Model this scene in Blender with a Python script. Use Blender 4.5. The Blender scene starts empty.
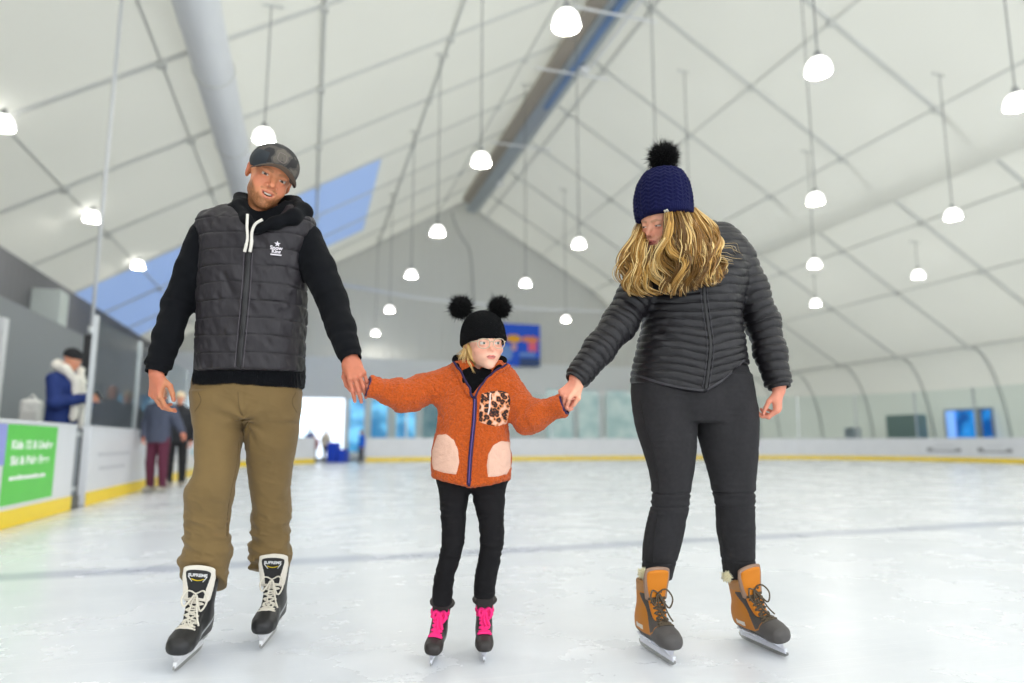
import bpy, bmesh, math, random
import numpy as np
from mathutils import Vector, Matrix
from mathutils.bvhtree import BVHTree
PI = math.pi
rng = np.random.default_rng(7)
random.seed(7)
COL = bpy.context.scene.collection

# ------------------------------------------------------------------ camera model
FPX = 683.0; THETA = math.atan(101.5/683.0); CAMH = 0.77; PSI = math.radians(16.459)
CT, ST = math.cos(THETA), math.sin(THETA)
CP, SP = math.cos(PSI), math.sin(PSI)
def ray(px, py):
    a = (px-512)/FPX; b = (341.5-py)/FPX
    y = CT-b*ST
    return a/y, (ST+b*CT)/y
def P(px, py, d):
    """point seen at a pixel at forward distance d (x right, y forward, z up)"""
    X, Z = ray(px, py)
    return np.array([X*d, d, CAMH+Z*d])
def W(px, py, d):
    x, y, z = P(px, py, d)
    return np.array([CP*x+SP*y, -SP*x+CP*y, z])
def Wv(px, py, v):
    X, Z = ray(px, py)
    return W(px, py, v/(-SP*X+CP))
def Wu(px, py, u):
    X, Z = ray(px, py)
    return W(px, py, u/(CP*X+SP))
def Wg(px, py, z=0.0):
    X, Z = ray(px, py)
    return W(px, py, (z-CAMH)/Z)

# ------------------------------------------------------------------ colours / materials
def lin(c):
    c = np.asarray(c, float)/255.0
    return np.where(c <= 0.04045, c/12.92, ((c+0.055)/1.055)**2.4)
def rgba(c):
    l = lin(c); return (float(l[0]), float(l[1]), float(l[2]), 1.0)

class NT:
    def __init__(s, m):
        s.t = m.node_tree; s.n = s.t.nodes; s.l = s.t.links
    def add(s, typ, **kw):
        n = s.n.new(typ)
        for k, v in kw.items():
            if k.startswith('_'): setattr(n, k[1:], v)
            else: n.inputs[k.replace('__', ' ')].default_value = v
        return n
    def link(s, a, b): s.l.new(a, b)

MATS = {}
def mat(name, color, rough=0.6, metal=0.0, spec=0.5, bump=None, vary=0.0, vary_scale=8.0, vcol=False, sss=0.0, sheen=0.0,
        coat=0.0, emit=None, emit_s=0.0, stretch=None, bump_dist=0.01):
    """Principled material; bump=(scale, strength, kind); vary = noise mix of value"""
    if name in MATS: return MATS[name]
    m = bpy.data.materials.new(name); m.use_nodes = True
    k = NT(m); b = k.n['Principled BSDF']
    b.inputs['Base Color'].default_value = rgba(color)
    b.inputs['Roughness'].default_value = rough; b.inputs['Metallic'].default_value = metal
    b.inputs['Specular IOR Level'].default_value = spec
    if sss:
        b.inputs['Subsurface Weight'].default_value = sss
        b.inputs['Subsurface Radius'].default_value = (1.0, 0.35, 0.2); b.inputs['Subsurface Scale'].default_value = 0.006
    if sheen:
        b.inputs['Sheen Weight'].default_value = sheen; b.inputs['Sheen Roughness'].default_value = 0.5
    if coat:
        b.inputs['Coat Weight'].default_value = coat; b.inputs['Coat Roughness'].default_value = 0.15
    if emit is not None:
        b.inputs['Emission Color'].default_value = rgba(emit); b.inputs['Emission Strength'].default_value = emit_s
    tc = k.add('ShaderNodeTexCoord'); vec = tc.outputs['Object']
    if stretch:
        mp = k.add('ShaderNodeMapping'); mp.inputs['Scale'].default_value = stretch
        k.link(vec, mp.inputs['Vector']); vec = mp.outputs['Vector']
    src = None
    if vcol:
        at = k.add('ShaderNodeVertexColor'); at.layer_name = 'Col'; src = at.outputs['Color']
    if vary > 0:
        nz = k.add('ShaderNodeTexNoise', Scale=vary_scale, Detail=5.0); k.link(vec, nz.inputs['Vector'])
        mr = k.add('ShaderNodeMapRange'); mr.inputs['From Min'].default_value = 0.3; mr.inputs['From Max'].default_value = 0.7
        mr.inputs['To Min'].default_value = 1-vary; mr.inputs['To Max'].default_value = 1+vary
        k.link(nz.outputs['Fac'], mr.inputs['Value'])
        hs = k.add('ShaderNodeHueSaturation'); k.link(mr.outputs['Result'], hs.inputs['Value'])
        if src is not None: k.link(src, hs.inputs['Color'])
        else: hs.inputs['Color'].default_value = rgba(color)
        src = hs.outputs['Color']
    if src is not None: k.link(src, b.inputs['Base Color'])
    if bump:
        sc, st, kind = bump
        if kind == 'voronoi':
            t = k.add('ShaderNodeTexVoronoi', Scale=sc); out = t.outputs['Distance']
        elif kind == 'wave':
            t = k.add('ShaderNodeTexWave', Scale=sc, Distortion=1.0); out = t.outputs['Fac']
        else:
            t = k.add('ShaderNodeTexNoise', Scale=sc, Detail=4.0); out = t.outputs['Fac']
        k.link(vec, t.inputs['Vector'])
        bp = k.add('ShaderNodeBump', Strength=st, Distance=bump_dist); k.link(out, bp.inputs['Height']); k.link(bp.outputs['Normal'], b.inputs['Normal'])
    MATS[name] = m
    return m

# ------------------------------------------------------------------ objects
def tag(o, label=None, cat=None, group=None, kind=None):
    if label: o['label'] = label
    if cat: o['category'] = cat
    if group: o['group'] = group
    if kind: o['kind'] = kind
    return o
def empty(name, loc=(0, 0, 0), rz=0.0):
    o = bpy.data.objects.new(name, None); COL.objects.link(o)
    o.location = loc; o.rotation_euler = (0, 0, rz); o.empty_display_size = 0.1
    return o
def link(name, me, material=None, parent=None, smooth=False):
    if material is not None and not me.materials: me.materials.append(material)
    if smooth:
        me.polygons.foreach_set('use_smooth', np.ones(len(me.polygons), bool))
    o = bpy.data.objects.new(name, me); COL.objects.link(o)
    if parent is not None: o.parent = parent
    return o
def np_mesh(name, V, F, col=None):
    """V (n,3); F (m,k) all of one size, or list of arrays of different k"""
    me = bpy.data.meshes.new(name)
    V = np.ascontiguousarray(V, np.float32)
    Fs = [np.asarray(f, np.int32) for f in (F if isinstance(F, list) else [F])]
    Fs = [f for f in Fs if len(f)]
    me.vertices.add(len(V)); me.vertices.foreach_set('co', V.ravel())
    nl = sum(f.size for f in Fs); npoly = sum(len(f) for f in Fs)
    me.loops.add(nl); me.loops.foreach_set('vertex_index', np.concatenate([f.ravel() for f in Fs]).astype(np.int32))
    me.polygons.add(npoly)
    starts = []; s = 0
    for f in Fs:
        starts.append(s+np.arange(len(f))*f.shape[1]); s += f.size
    me.polygons.foreach_set('loop_start', np.concatenate(starts).astype(np.int32))
    me.update(calc_edges=True)
    if col is not None:
        a = me.color_attributes.new('Col', 'FLOAT_COLOR', 'POINT')
        c4 = np.ones((len(V), 4), np.float32); c4[:, :3] = col
        a.data.foreach_set('color', c4.ravel())
    return me

class MB:
    """collects simple shapes into one mesh"""
    def __init__(s): s.v = []; s.f = []
    def _add(s, v, f):
        b = len(s.v); s.v += [tuple(map(float, p)) for p in v]; s.f += [tuple(i+b for i in q) for q in f]; return s
    def box(s, lo, hi, R=None, c=None):
        x0, y0, z0 = lo; x1, y1, z1 = hi
        v = np.array([(x0,y0,z0),(x1,y0,z0),(x1,y1,z0),(x0,y1,z0),(x0,y0,z1),(x1,y0,z1),(x1,y1,z1),(x0,y1,z1)], float)
        if R is not None: v = v@np.asarray(R).T
        if c is not None: v = v+np.asarray(c)
        return s._add(v, [(0,3,2,1),(4,5,6,7),(0,1,5,4),(1,2,6,5),(2,3,7,6),(3,0,4,7)])
    def tube(s, pts, r, n=8, caps=True, flat=1.0, up=(0, 0, 1)):
        V, F = sweep(np.asarray(pts, float), r, n, caps, flat, up); return s._add(V, F)
    def prism(s, poly, axis, a, b):
        """poly: 2D points extruded along axis ('x','y','z') from a to b"""
        n = len(poly); v = []
        for t in (a, b):
            for p in poly:
                v.append({'x': (t, p[0], p[1]), 'y': (p[0], t, p[1]), 'z': (p[0], p[1], t)}[axis])
        f = [tuple(range(n)), tuple(range(2*n-1, n-1, -1))]+[(i, n+i, n+(i+1) % n, (i+1) % n) for i in range(n)]
        return s._add(v, f)
    def lathe(s, prof, n=20, c=(0, 0, 0)):
        v = []; f = []; m = len(prof)
        for i in range(n):
            a = 2*PI*i/n
            for r, z in prof: v.append((c[0]+r*math.cos(a), c[1]+r*math.sin(a), c[2]+z))
        for i in range(n):
            j = (i+1) % n
            for q in range(m-1): f.append((i*m+q, j*m+q, j*m+q+1, i*m+q+1))
        return s._add(v, f)
    def build(s, name, material, parent=None, smooth=False, fix=True, bevel=0):
        me = bpy.data.meshes.new(name); me.from_pydata(s.v, [], s.f)
        if fix or bevel:
            bm = bmesh.new(); bm.from_mesh(me)
            bmesh.ops.remove_doubles(bm, verts=bm.verts, dist=1e-6)
            if bevel: bmesh.ops.bevel(bm, geom=bm.edges[:], offset=bevel, segments=2, affect='EDGES', profile=0.5)
            bmesh.ops.recalc_face_normals(bm, faces=bm.faces); bm.to_mesh(me); bm.free()
        return link(name, me, material, parent, smooth)

def sweep(p, r, n=8, caps=True, flat=1.0, up=(0, 0, 1)):
    """tube along points; r number or list; flat squashes the cross-section along the second axis"""
    m = len(p); r = np.broadcast_to(np.asarray(r, float), (m,)) if np.ndim(r) == 0 else np.asarray(r, float)
    t = np.gradient(p, axis=0); t /= np.linalg.norm(t, axis=1)[:, None]+1e-12
    a = np.asarray(up, float)
    if abs(np.dot(a, t[0])) > 0.95: a = np.array([1.0, 0, 0])
    V = []
    for i in range(m):
        a = a-np.dot(a, t[i])*t[i]; a /= np.linalg.norm(a)+1e-12
        b = np.cross(t[i], a)
        for j in range(n):
            g = 2*PI*j/n
            V.append(p[i]+r[i]*(math.cos(g)*b+flat*math.sin(g)*a))
    F = []
    for i in range(m-1):
        for j in range(n):
            k = (j+1) % n
            F.append((i*n+j, i*n+k, (i+1)*n+k, (i+1)*n+j))
    if caps:
        F.append(tuple(range(n-1, -1, -1))); F.append(tuple((m-1)*n+j for j in range(n)))
    return V, F
def smooth_path(pts, n):
    """Catmull-Rom through pts, n samples"""
    p = np.asarray(pts, float); m = len(p)
    q = np.vstack([2*p[0]-p[1], p, 2*p[-1]-p[-2]])
    t = np.linspace(0, m-1-1e-9, n); i = t.astype(int); f = (t-i)[:, None]
    a, b, c, d = q[i], q[i+1], q[i+2], q[i+3]
    return 0.5*(2*b+(c-a)*f+(2*a-5*b+4*c-d)*f**2+(3*b-a-3*c+d)*f**3)
def copy_tree(o, parent=None):
    c = o.copy(); COL.objects.link(c)
    if parent is not None: c.parent = parent
    for ch in [x for x in bpy.data.objects if x.parent == o]: copy_tree(ch, c)
    return c
def text_obj(name, s, size, material, M, parent=None, extrude=0.0008, align='CENTER', shear=0.0, bold=0.0):
    cu = bpy.data.curves.new(name, 'FONT'); cu.body = s; cu.size = size; cu.extrude = extrude
    cu.align_x = align; cu.align_y = 'CENTER'; cu.shear = shear; cu.offset = bold
    t = bpy.data.objects.new(name+'_tmp', cu); COL.objects.link(t)
    dg = bpy.context.evaluated_depsgraph_get()
    me = bpy.data.meshes.new_from_object(t.evaluated_get(dg))
    bpy.data.objects.remove(t); bpy.data.curves.remove(cu)
    me.name = name; me.transform(Matrix(M)); me.materials.clear()
    return link(name, me, material, parent)
def frame(o, x, y, z):
    """matrix with columns x, y, z and origin o"""
    return Matrix(((x[0], y[0], z[0], o[0]), (x[1], y[1], z[1], o[1]), (x[2], y[2], z[2], o[2]), (0, 0, 0, 1)))

# ------------------------------------------------------------------ scene, camera
sc = bpy.context.scene
sc.view_settings.view_transform = 'Standard'; sc.view_settings.look = 'None'
sc.view_settings.gamma = 1.0; sc.view_settings.use_curve_mapping = False
cd = bpy.data.cameras.new('camera'); cam = bpy.data.objects.new('camera', cd); COL.objects.link(cam)
cd.sensor_width = 36.0; cd.lens = FPX/1024*36.0; cd.clip_start = 0.05; cd.clip_end = 300
cam.location = (0, 0, CAMH); cam.rotation_euler = (PI/2+THETA, 0, -PSI)
cd.dof.use_dof = True; cd.dof.focus_distance = 2.55; cd.dof.aperture_fstop = 1.0
sc.camera = cam
# ================================================================== THE ARENA
RIDGE_U, RIDGE_Z = 8.65, 15.63
WL, WR, VEND, VBACK = -7.78, 28.6, 40.0, -7.0
def roof_z(u): return RIDGE_Z-0.6*abs(u-RIDGE_U)

m_fabric = mat('roof_fabric', (236, 236, 231), 0.7, spec=0.2, vary=0.02, vary_scale=0.35)
def translucent(m, col, f):
    k = NT(m); b = k.n['Principled BSDF']; o = k.n['Material Output']
    t = k.add('ShaderNodeBsdfTranslucent'); t.inputs['Color'].default_value = rgba(col); x = k.add('ShaderNodeMixShader'); x.inputs[0].default_value = f
    k.link(b.outputs[0], x.inputs[1]); k.link(t.outputs[0], x.inputs[2]); k.link(x.outputs[0], o.inputs['Surface'])
translucent(m_fabric, (240, 239, 232), 0.36)
m_seam = mat('seam_grey', (212, 213, 209), 0.6)
m_steel = mat('purlin_steel', (168, 169, 166), 0.5, metal=0.1)
m_white = mat('white_paint', (232, 233, 235), 0.35)
m_board = mat('board_plastic', (226, 228, 233), 0.28, vary=0.03, vary_scale=2.0)
m_yellow = mat('kick_yellow', (250, 216, 6), 0.35)
m_cap = mat('cap_rail', (222, 224, 228), 0.35)
m_alu = mat('aluminium', (196, 200, 202), 0.35, metal=0.6)
m_black = mat('black_pad', (34, 33, 36), 0.6)
m_cladding = None

def clad(name, color, scale, axis):
    m = mat(name, color, 0.6, spec=0.3)
    k = NT(m); b = k.n['Principled BSDF']; tc = k.n['Texture Coordinate']
    w = k.add('ShaderNodeTexWave', Scale=scale, Distortion=0.0); w.bands_direction = axis
    k.link(tc.outputs['Object'], w.inputs['Vector'])
    cr = k.add('ShaderNodeValToRGB'); cr.color_ramp.elements[0].position = 0.02; cr.color_ramp.elements[1].position = 0.12
    k.link(w.outputs['Fac'], cr.inputs['Fac'])
    bp = k.add('ShaderNodeBump', Strength=0.8, Distance=0.03); k.link(cr.outputs['Color'], bp.inputs['Height']); k.link(bp.outputs['Normal'], b.inputs['Normal'])
    return m
m_farwall = clad('grey_cladding', (222, 222, 217), 0.55, 'X')
m_darkwall = clad('dark_cladding', (122, 122, 126), 0.8, 'Y')

# ---- ice
def ice_material():
    m = mat('ice', (232, 236, 240), 0.3, spec=0.5)
    k = NT(m); b = k.n['Principled BSDF']; tc = k.n['Texture Coordinate']; vec = tc.outputs['Object']
    sep = k.add('ShaderNodeSeparateXYZ'); k.link(vec, sep.inputs[0])
    # cloudy frost variation
    n1 = k.add('ShaderNodeTexNoise', Scale=1.1, Detail=8.0, Roughness=0.62); k.link(vec, n1.inputs['Vector'])
    # long scratches at two angles
    def scratch(rot, sx, sy, lo, hi):
        mp = k.add('ShaderNodeMapping'); mp.inputs['Rotation'].default_value = (0, 0, rot); mp.inputs['Scale'].default_value = (sx, sy, 1)
        k.link(vec, mp.inputs['Vector'])
        n = k.add('ShaderNodeTexNoise', Scale=1.0, Detail=6.0, Roughness=0.7); k.link(mp.outputs['Vector'], n.inputs['Vector'])
        r = k.add('ShaderNodeMapRange'); r.inputs['From Min'].default_value = lo; r.inputs['From Max'].default_value = hi
        k.link(n.outputs['Fac'], r.inputs['Value']); return r.outputs['Result']
    s1 = scratch(0.35, 0.7, 34.0, 0.56, 0.72); s2 = scratch(-0.8, 0.9, 42.0, 0.57, 0.74); s3 = scratch(1.2, 0.6, 28.0, 0.58, 0.75)
    mx = k.add('ShaderNodeMath', _operation='MAXIMUM'); k.link(s1, mx.inputs[0]); k.link(s2, mx.inputs[1])
    mx2 = k.add('ShaderNodeMath', _operation='MAXIMUM'); k.link(mx.outputs[0], mx2.inputs[0]); k.link(s3, mx2.inputs[1])
    cr = k.add('ShaderNodeValToRGB'); e = cr.color_ramp.elements
    e[0].position = 0.25; e[0].color = rgba((218, 223, 230)); e[1].position = 0.75; e[1].color = rgba((232, 235, 240))
    k.link(n1.outputs['Fac'], cr.inputs['Fac'])
    m1 = k.add('ShaderNodeMixRGB'); m1.inputs['Color2'].default_value = rgba((243, 245, 248)); k.link(cr.outputs['Color'], m1.inputs['Color1'])
    f1 = k.add('ShaderNodeMath', _operation='MULTIPLY'); f1.inputs[1].default_value = 0.38; k.link(mx2.outputs[0], f1.inputs[0]); k.link(f1.outputs[0], m1.inputs['Fac'])
    # the painted line under the ice, crossing the rink
    ln = k.add('ShaderNodeMath', _operation='MULTIPLY_ADD'); ln.inputs[1].default_value = -0.045; ln.inputs[2].default_value = -4.93
    k.link(sep.outputs['X'], ln.inputs[0])
    dv = k.add('ShaderNodeMath', _operation='ADD'); k.link(ln.outputs[0], dv.inputs[0]); k.link(sep.outputs['Y'], dv.inputs[1])
    wob = k.add('ShaderNodeMath', _operation='MULTIPLY_ADD'); wob.inputs[1].default_value = 0.16; k.link(n1.outputs['Fac'], wob.inputs[0]); k.link(dv.outputs[0], wob.inputs[2])
    ab = k.add('ShaderNodeMath', _operation='ABSOLUTE'); k.link(wob.outputs[0], ab.inputs[0])
    mr = k.add('ShaderNodeMapRange'); mr.inputs['From Min'].default_value = 0.19; mr.inputs['From Max'].default_value = 0.06
    mr.inputs['To Max'].default_value = 0.62
    k.link(ab.outputs[0], mr.inputs['Value'])
    m2 = k.add('ShaderNodeMixRGB'); m2.inputs['Color2'].default_value = rgba((158, 164, 184)); k.link(m1.outputs[0], m2.inputs['Color1']); k.link(mr.outputs['Result'], m2.inputs['Fac'])
    k.link(m2.outputs[0], b.inputs['Base Color'])
    rr = k.add('ShaderNodeMapRange'); rr.inputs['To Min'].default_value = 0.20; rr.inputs['To Max'].default_value = 0.34
    k.link(n1.outputs['Fac'], rr.inputs['Value']); k.link(rr.outputs['Result'], b.inputs['Roughness'])
    bp = k.add('ShaderNodeBump', Strength=0.07, Distance=0.003); k.link(mx2.outputs[0], bp.inputs['Height']); k.link(bp.outputs['Normal'], b.inputs['Normal'])
    return m
BU0, BU1, BV1, BR = -2.6, 26.0, 29.5, 8.0
def rink_path(s):
    """arc length from the near left end to the near right end -> point, outward normal"""
    L1 = BV1-BR-VBACK; A = PI/2*BR; L2 = (BU1-BR)-(BU0+BR)
    if s < L1: return np.array([BU0, VBACK+s]), np.array([-1.0, 0])
    s -= L1
    if s < A:
        a = PI-s/BR; n = np.array([math.cos(a), math.sin(a)]); return np.array([BU0+BR, BV1-BR])+BR*n, n
    s -= A
    if s < L2: return np.array([BU0+BR+s, BV1]), np.array([0, 1.0])
    s -= L2
    if s < A:
        a = PI/2-s/BR; n = np.array([math.cos(a), math.sin(a)]); return np.array([BU1-BR, BV1-BR])+BR*n, n
    s -= A
    return np.array([BU1, BV1-BR-s]), np.array([1.0, 0])
S_CORNER1 = BV1-BR-VBACK; S_END = S_CORNER1+PI/2*BR; S_CORNER2 = S_END+(BU1-BU0-2*BR); S_RIGHT = S_CORNER2+PI/2*BR; S_TOT = S_RIGHT+BV1-BR-VBACK
pts = [rink_path(s)[0] for s in np.linspace(0, S_TOT, 240)]
me = bpy.data.meshes.new('floor'); me.from_pydata([(p[0], p[1], 0.0) for p in pts], [], [tuple(range(len(pts)-1, -1, -1))])
ice = link('floor', me, ice_material()); tag(ice, 'white skated ice sheet with faint scratches and a pale blue line', 'floor', kind='structure')
o = MB().box((WL, VBACK, -0.06), (WR+0.6, VEND, -0.01)).build('ground', mat('rubber_floor', (120, 122, 124), 0.7, vary=0.05))
tag(o, 'grey rubber walkway around the rink', 'floor', kind='structure')

# ---- walls and roof
o = MB().box((WL-0.15, VBACK, -0.06), (WL, VEND, roof_z(WL))).build('wall_left', m_darkwall); tag(o, 'dark grey ribbed wall along the left', 'wall', kind='structure')
o = MB().prism([(WL, -0.06), (WR, -0.06), (WR, 3.0), (26.6, roof_z(26.6)), (RIDGE_U, RIDGE_Z), (WL, roof_z(WL))], 'y', VEND, VEND+0.15).build('wall_far', m_farwall)
tag(o, 'grey ribbed gable wall at the far end', 'wall', kind='structure')
def roof_grid(name, prof, v0, v1, m, kind='structure', label='', th=0.03):
    """a fabric skin following a (u, z) profile between v0 and v1"""
    prof = np.asarray(prof, float); n = len(prof); nv = max(2, int((v1-v0)/0.6)+1); vs = np.linspace(v0, v1, nv)
    t = np.gradient(prof, axis=0); nr = np.stack([-t[:, 1], t[:, 0]], 1); nr /= np.linalg.norm(nr, axis=1)[:, None]
    nr[nr[:, 1] < -0.3] *= -1
    up = prof+nr*th
    V = []; 
    for v in vs:
        V += [(p[0], v, p[1]) for p in prof]
    for v in vs:
        V += [(p[0], v, p[1]) for p in up]
    F = []; B = nv*n
    for j in range(nv-1):
        for i in range(n-1):
            a = j*n+i; F += [(a, a+1, a+n+1, a+n), (B+a, B+a+n, B+a+n+1, B+a+1)]
    me = bpy.data.meshes.new(name); me.from_pydata(V, [], F)
    o = link(name, me, m, None, True); tag(o, label, 'ceiling', kind=kind); return o
def line_prof(u0, u1, n): return [(u, roof_z(u)) for u in np.linspace(u0, u1, n)]
BP0, BP1, BPU = 25.9, 35.3, 2.3
roof_grid('ceiling', line_prof(BPU, RIDGE_U, 12), VBACK, VEND, m_fabric, label='white tensioned fabric roof, left slope near the ridge')
roof_grid('ceiling', line_prof(WL, BPU, 18), VBACK, BP0, m_fabric, label='white tensioned fabric roof, lower left slope')
roof_grid('ceiling', line_prof(WL, BPU, 18), BP1, VEND, m_fabric, label='white fabric roof bay beyond the blue panels')
curve = [(u, roof_z(u)) for u in np.linspace(RIDGE_U, 26.6, 26)]
cz = roof_z(26.6)
for a in np.linspace(0.12, 1, 10):
    curve.append((26.6+2.0*math.sin(a*PI/2)**0.8, cz-cz*(1-math.cos(a*PI/2))**0.9*1.0 if a < 1 else 0.0))
roof_grid('ceiling', [(u, roof_z(u)) for u in np.linspace(RIDGE_U, 16.9, 14)], VBACK, VEND, m_fabric, label='white tensioned fabric roof, right slope beside the ridge')
roof_grid('ceiling', [(u, roof_z(u)) for u in np.linspace(18.9, 26.6, 14)]+curve[26:], VBACK, VEND, m_fabric, label='white tensioned fabric roof, lower right slope curving down to the floor')
m_blue = mat('skylight_blue', (188, 206, 232), 0.5); translucent(m_blue, (192, 207, 230), 0.60)
roof_grid('window_1', line_prof(WL, BPU, 18), BP0, BP1, m_blue, label='pale blue translucent daylight panels in the left roof slope')
# purlins run along the hall, ribs run across it
RIBS = [3.3, 7.0, 10.8, 14.5, 18.2, 22.0, 25.7, 29.4, 33.1, 36.9, 39.9]
tn = 0
def trim(mb, m, label, cat='beam'):
    global tn
    tn += 1
    return tag(mb.build('trim_%d' % tn, m), label, cat, kind='structure')
for u in (-5.9, -3.2, -0.05, 3.52, 7.0, 10.1, 13.7, 17.2, 20.5, 23.1, 26.6):
    r = 0.05 if u in (3.52, 10.1, -0.05, 26.6) else 0.03
    mb = MB(); z = roof_z(u)-r-0.02
    mb.tube([(u, VBACK, z), (u, VEND, z)], r, 8)
    for v in RIBS: mb.box((u-0.09, v-0.09, z-0.10), (u+0.09, v+0.09, z+0.06))
    trim(mb, m_steel if r > 0.05 else m_seam, 'steel purlin running along the fabric roof')
def off(prof, d):
    prof = np.asarray(prof, float); t = np.gradient(prof, axis=0); nr = np.stack([t[:, 1], -t[:, 0]], 1); nr /= np.linalg.norm(nr, axis=1)[:, None]
    return prof+nr*d
for v in RIBS:
    mb = MB(); p = off(line_prof(WL, RIDGE_U, 12), 0.02); mb.tube([(a, v, b) for a, b in p], 0.045, 6, up=(0, 1, 0), flat=1.6)
    trim(mb, m_seam, 'seam rib crossing the left slope of the fabric roof')
    mb = MB(); p = off(curve, 0.02); mb.tube([(a, v, b) for a, b in p], 0.045, 6, up=(0, 1, 0), flat=1.6)
    trim(mb, m_seam, 'seam rib crossing the right slope of the fabric roof')
# fabric air ducts under both slopes
m_duct = mat('duct_fabric', (234, 236, 240), 0.6, vary=0.02, vary_scale=1.2)
def duct(u, z, r, label):
    V = []; F = []; n = 28; vs = np.arange(VBACK, VEND, 0.5)
    mb = MB(); rr = [r*(1+0.012*math.sin(v*2.2)) for v in vs]
    mb.tube([(u, v, z) for v in vs], rr, n)
    o = mb.build('air_duct', m_duct, None, True); tag(o, label, 'air duct'); return o
d1 = duct(-2.22, 8.50, 0.40, 'white fabric tube duct under the left roof slope')
for d_, u, z, r in ((d1, -2.22, 8.50, 0.40),):
    for v in RIBS:
        mb = MB(); mb.tube([(u+r*1.02*math.cos(a), v, z+r*1.02*math.sin(a)) for a in np.linspace(0, 2*PI, 25)], 0.02, 6, False); mb.tube([(u, v, z+r), (u, v, roof_z(u))], 0.012, 6)
        mb.build('hanger_strap', m_seam, d_)
m_lip = m_fabric
lp_ = [(16.9, roof_z(16.9)), (17.4, roof_z(17.4)-0.06), (17.9, roof_z(17.9)-0.16), (18.4, roof_z(18.4)-0.36), (18.72, roof_z(18.72)-0.62), (18.86, roof_z(18.86)-0.60), (18.9, roof_z(18.9)-0.3), (18.92, roof_z(18.92)-0.02)]
roof_grid('ceiling', smooth_path([(a, b, 0) for a, b in lp_], 22)[:, :2], VBACK, VEND, m_lip, label='rolled fabric lip along the right roof slope')
# ridge duct: long metal trough with cross bars
rd = empty('ridge_duct', (8.85, 20, 14.4)); tag(rd, 'long metal trough duct hung under the roof ridge', 'air duct')
def chd(mb, name, m, parent, smooth=False, bevel=0):
    o = mb.build(name, m, None, smooth, bevel=bevel); o.data.transform(Matrix.Translation(-Vector(parent.location))); o.parent = parent; return o
m_trough = mat('trough_metal', (182, 190, 196), 0.32, metal=0.45)
m_troughrefl = mat('trough_reflection', (118, 146, 190), 0.3, metal=0.2)
m_troughshade = mat('trough_shade', (172, 162, 150), 0.5, metal=0.1)
chd(MB().prism([(8.5, 14.5), (9.05, 14.42), (9.35, 14.62), (9.35, 14.95), (8.5, 14.95)], 'y', VBACK, 38.5), 'trough', m_trough, rd)
chd(MB().prism([(8.1, 14.75), (8.5, 14.62), (8.5, 14.95), (8.1, 15.0)], 'y', VBACK, 37.5), 'shade_strip', m_troughshade, rd)  # brownish strip: the shadow gap left of the trough, put in as colour
chd(MB().box((8.72, 8, 14.38), (8.94, 25, 14.46)), 'blue_reflection', m_troughrefl, rd)  # blue reflection on the trough metal, painted as a coloured strip
chd(MB().tube([(9.3, VBACK, 14.3), (9.3, 22, 14.3)], 0.05, 8), 'pipe', m_white, rd)
for v in (11.5, 14.8, 18.3, 22.0, 28.5):
    chd(MB().tube([(7.4, v, 14.32), (10.3, v, 14.32)], 0.04, 8), 'cross_bar', m_white, rd)
for v, u in ((15.5, 9.15), (21.5, 9.1), (33.0, 9.1)):
    chd(MB().lathe([(0.01, 0.0), (0.16, -0.02), (0.2, -0.14), (0.12, -0.22), (0.0, -0.24)], 16, (u, v, 14.36)), 'spot_head', m_white, rd, True)
# hanging cable loop at the far gable
mb = MB(); a = [Wv(*p, 39.0) for p in ((452, 212), (455, 224), (462, 238), (470, 252), (473, 290), (474, 330), (475, 365))]
o = mb.tube(smooth_path(a, 30), 0.05, 8).build('power_cable', m_steel, None, True); tag(o, 'grey cable bundle hanging down the far gable wall', 'cable')
o = MB().tube([Wv(336, 284, 33.0), Wv(420, 298, 33.0), Wv(530, 309, 33.0), Wv(650, 313, 33.0)], 0.075, 8).build('cross_pipe', m_white, None, True)
tag(o, 'white pipe slung across the hall before the far wall', 'pipe')

# ---- pendant lamps: a level grid
m_shade = mat('lamp_shade', (255, 255, 252), 0.4, emit=(255, 253, 248), emit_s=3.2)
m_diff = mat('lamp_diffuser', (255, 255, 252), 0.4, emit=(255, 251, 242), emit_s=95.0)
m_wire = mat('lamp_wire', (120, 121, 122), 0.5)
m_fix = mat('lamp_fixture', (150, 152, 152), 0.4, metal=0.5)
LAMPW = 6.0
def make_lamp():
    t = empty('pendant_lamp')
    MB().lathe([(0.20, -0.02), (0.205, 0.0), (0.2, 0.06), (0.17, 0.15), (0.12, 0.21), (0.06, 0.235)], 20).build('lamp_shade', m_shade, t, True)
    MB().lathe([(0.001, 0.02), (0.10, 0.02), (0.185, 0.0)], 20).build('diffuser', m_diff, t, True)
    MB().lathe([(0.06, 0.225), (0.065, 0.30), (0.045, 0.36), (0.012, 0.38), (0.0, 0.38)], 14).build('cap', m_fix, t, True)
    return t
lamp0 = make_lamp(); first = True; LATE = []
def lamp(u, v, z, label):
    global first
    if first: t = lamp0; first = False
    else: t = copy_tree(lamp0)
    LATE.append((t, roof_z(u)-z))
    t.location = (u, v, z); tag(t, label, 'lamp', 'pendant lamps under the fabric roof')
    return t
rows = [(-5.75, 5.86, 'row over the left walkway'), (-1.1, 6.0, 'row right of the fabric duct'), (3.35, 6.0, 'row left of the ridge'),
        (7.75, 6.0, 'row under the ridge'), (12.0, 6.0, 'row right of the ridge'), (16.4, 6.0, 'row before the right roof lip'), (21.1, 6.0, 'row nearest the right wall')]
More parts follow.
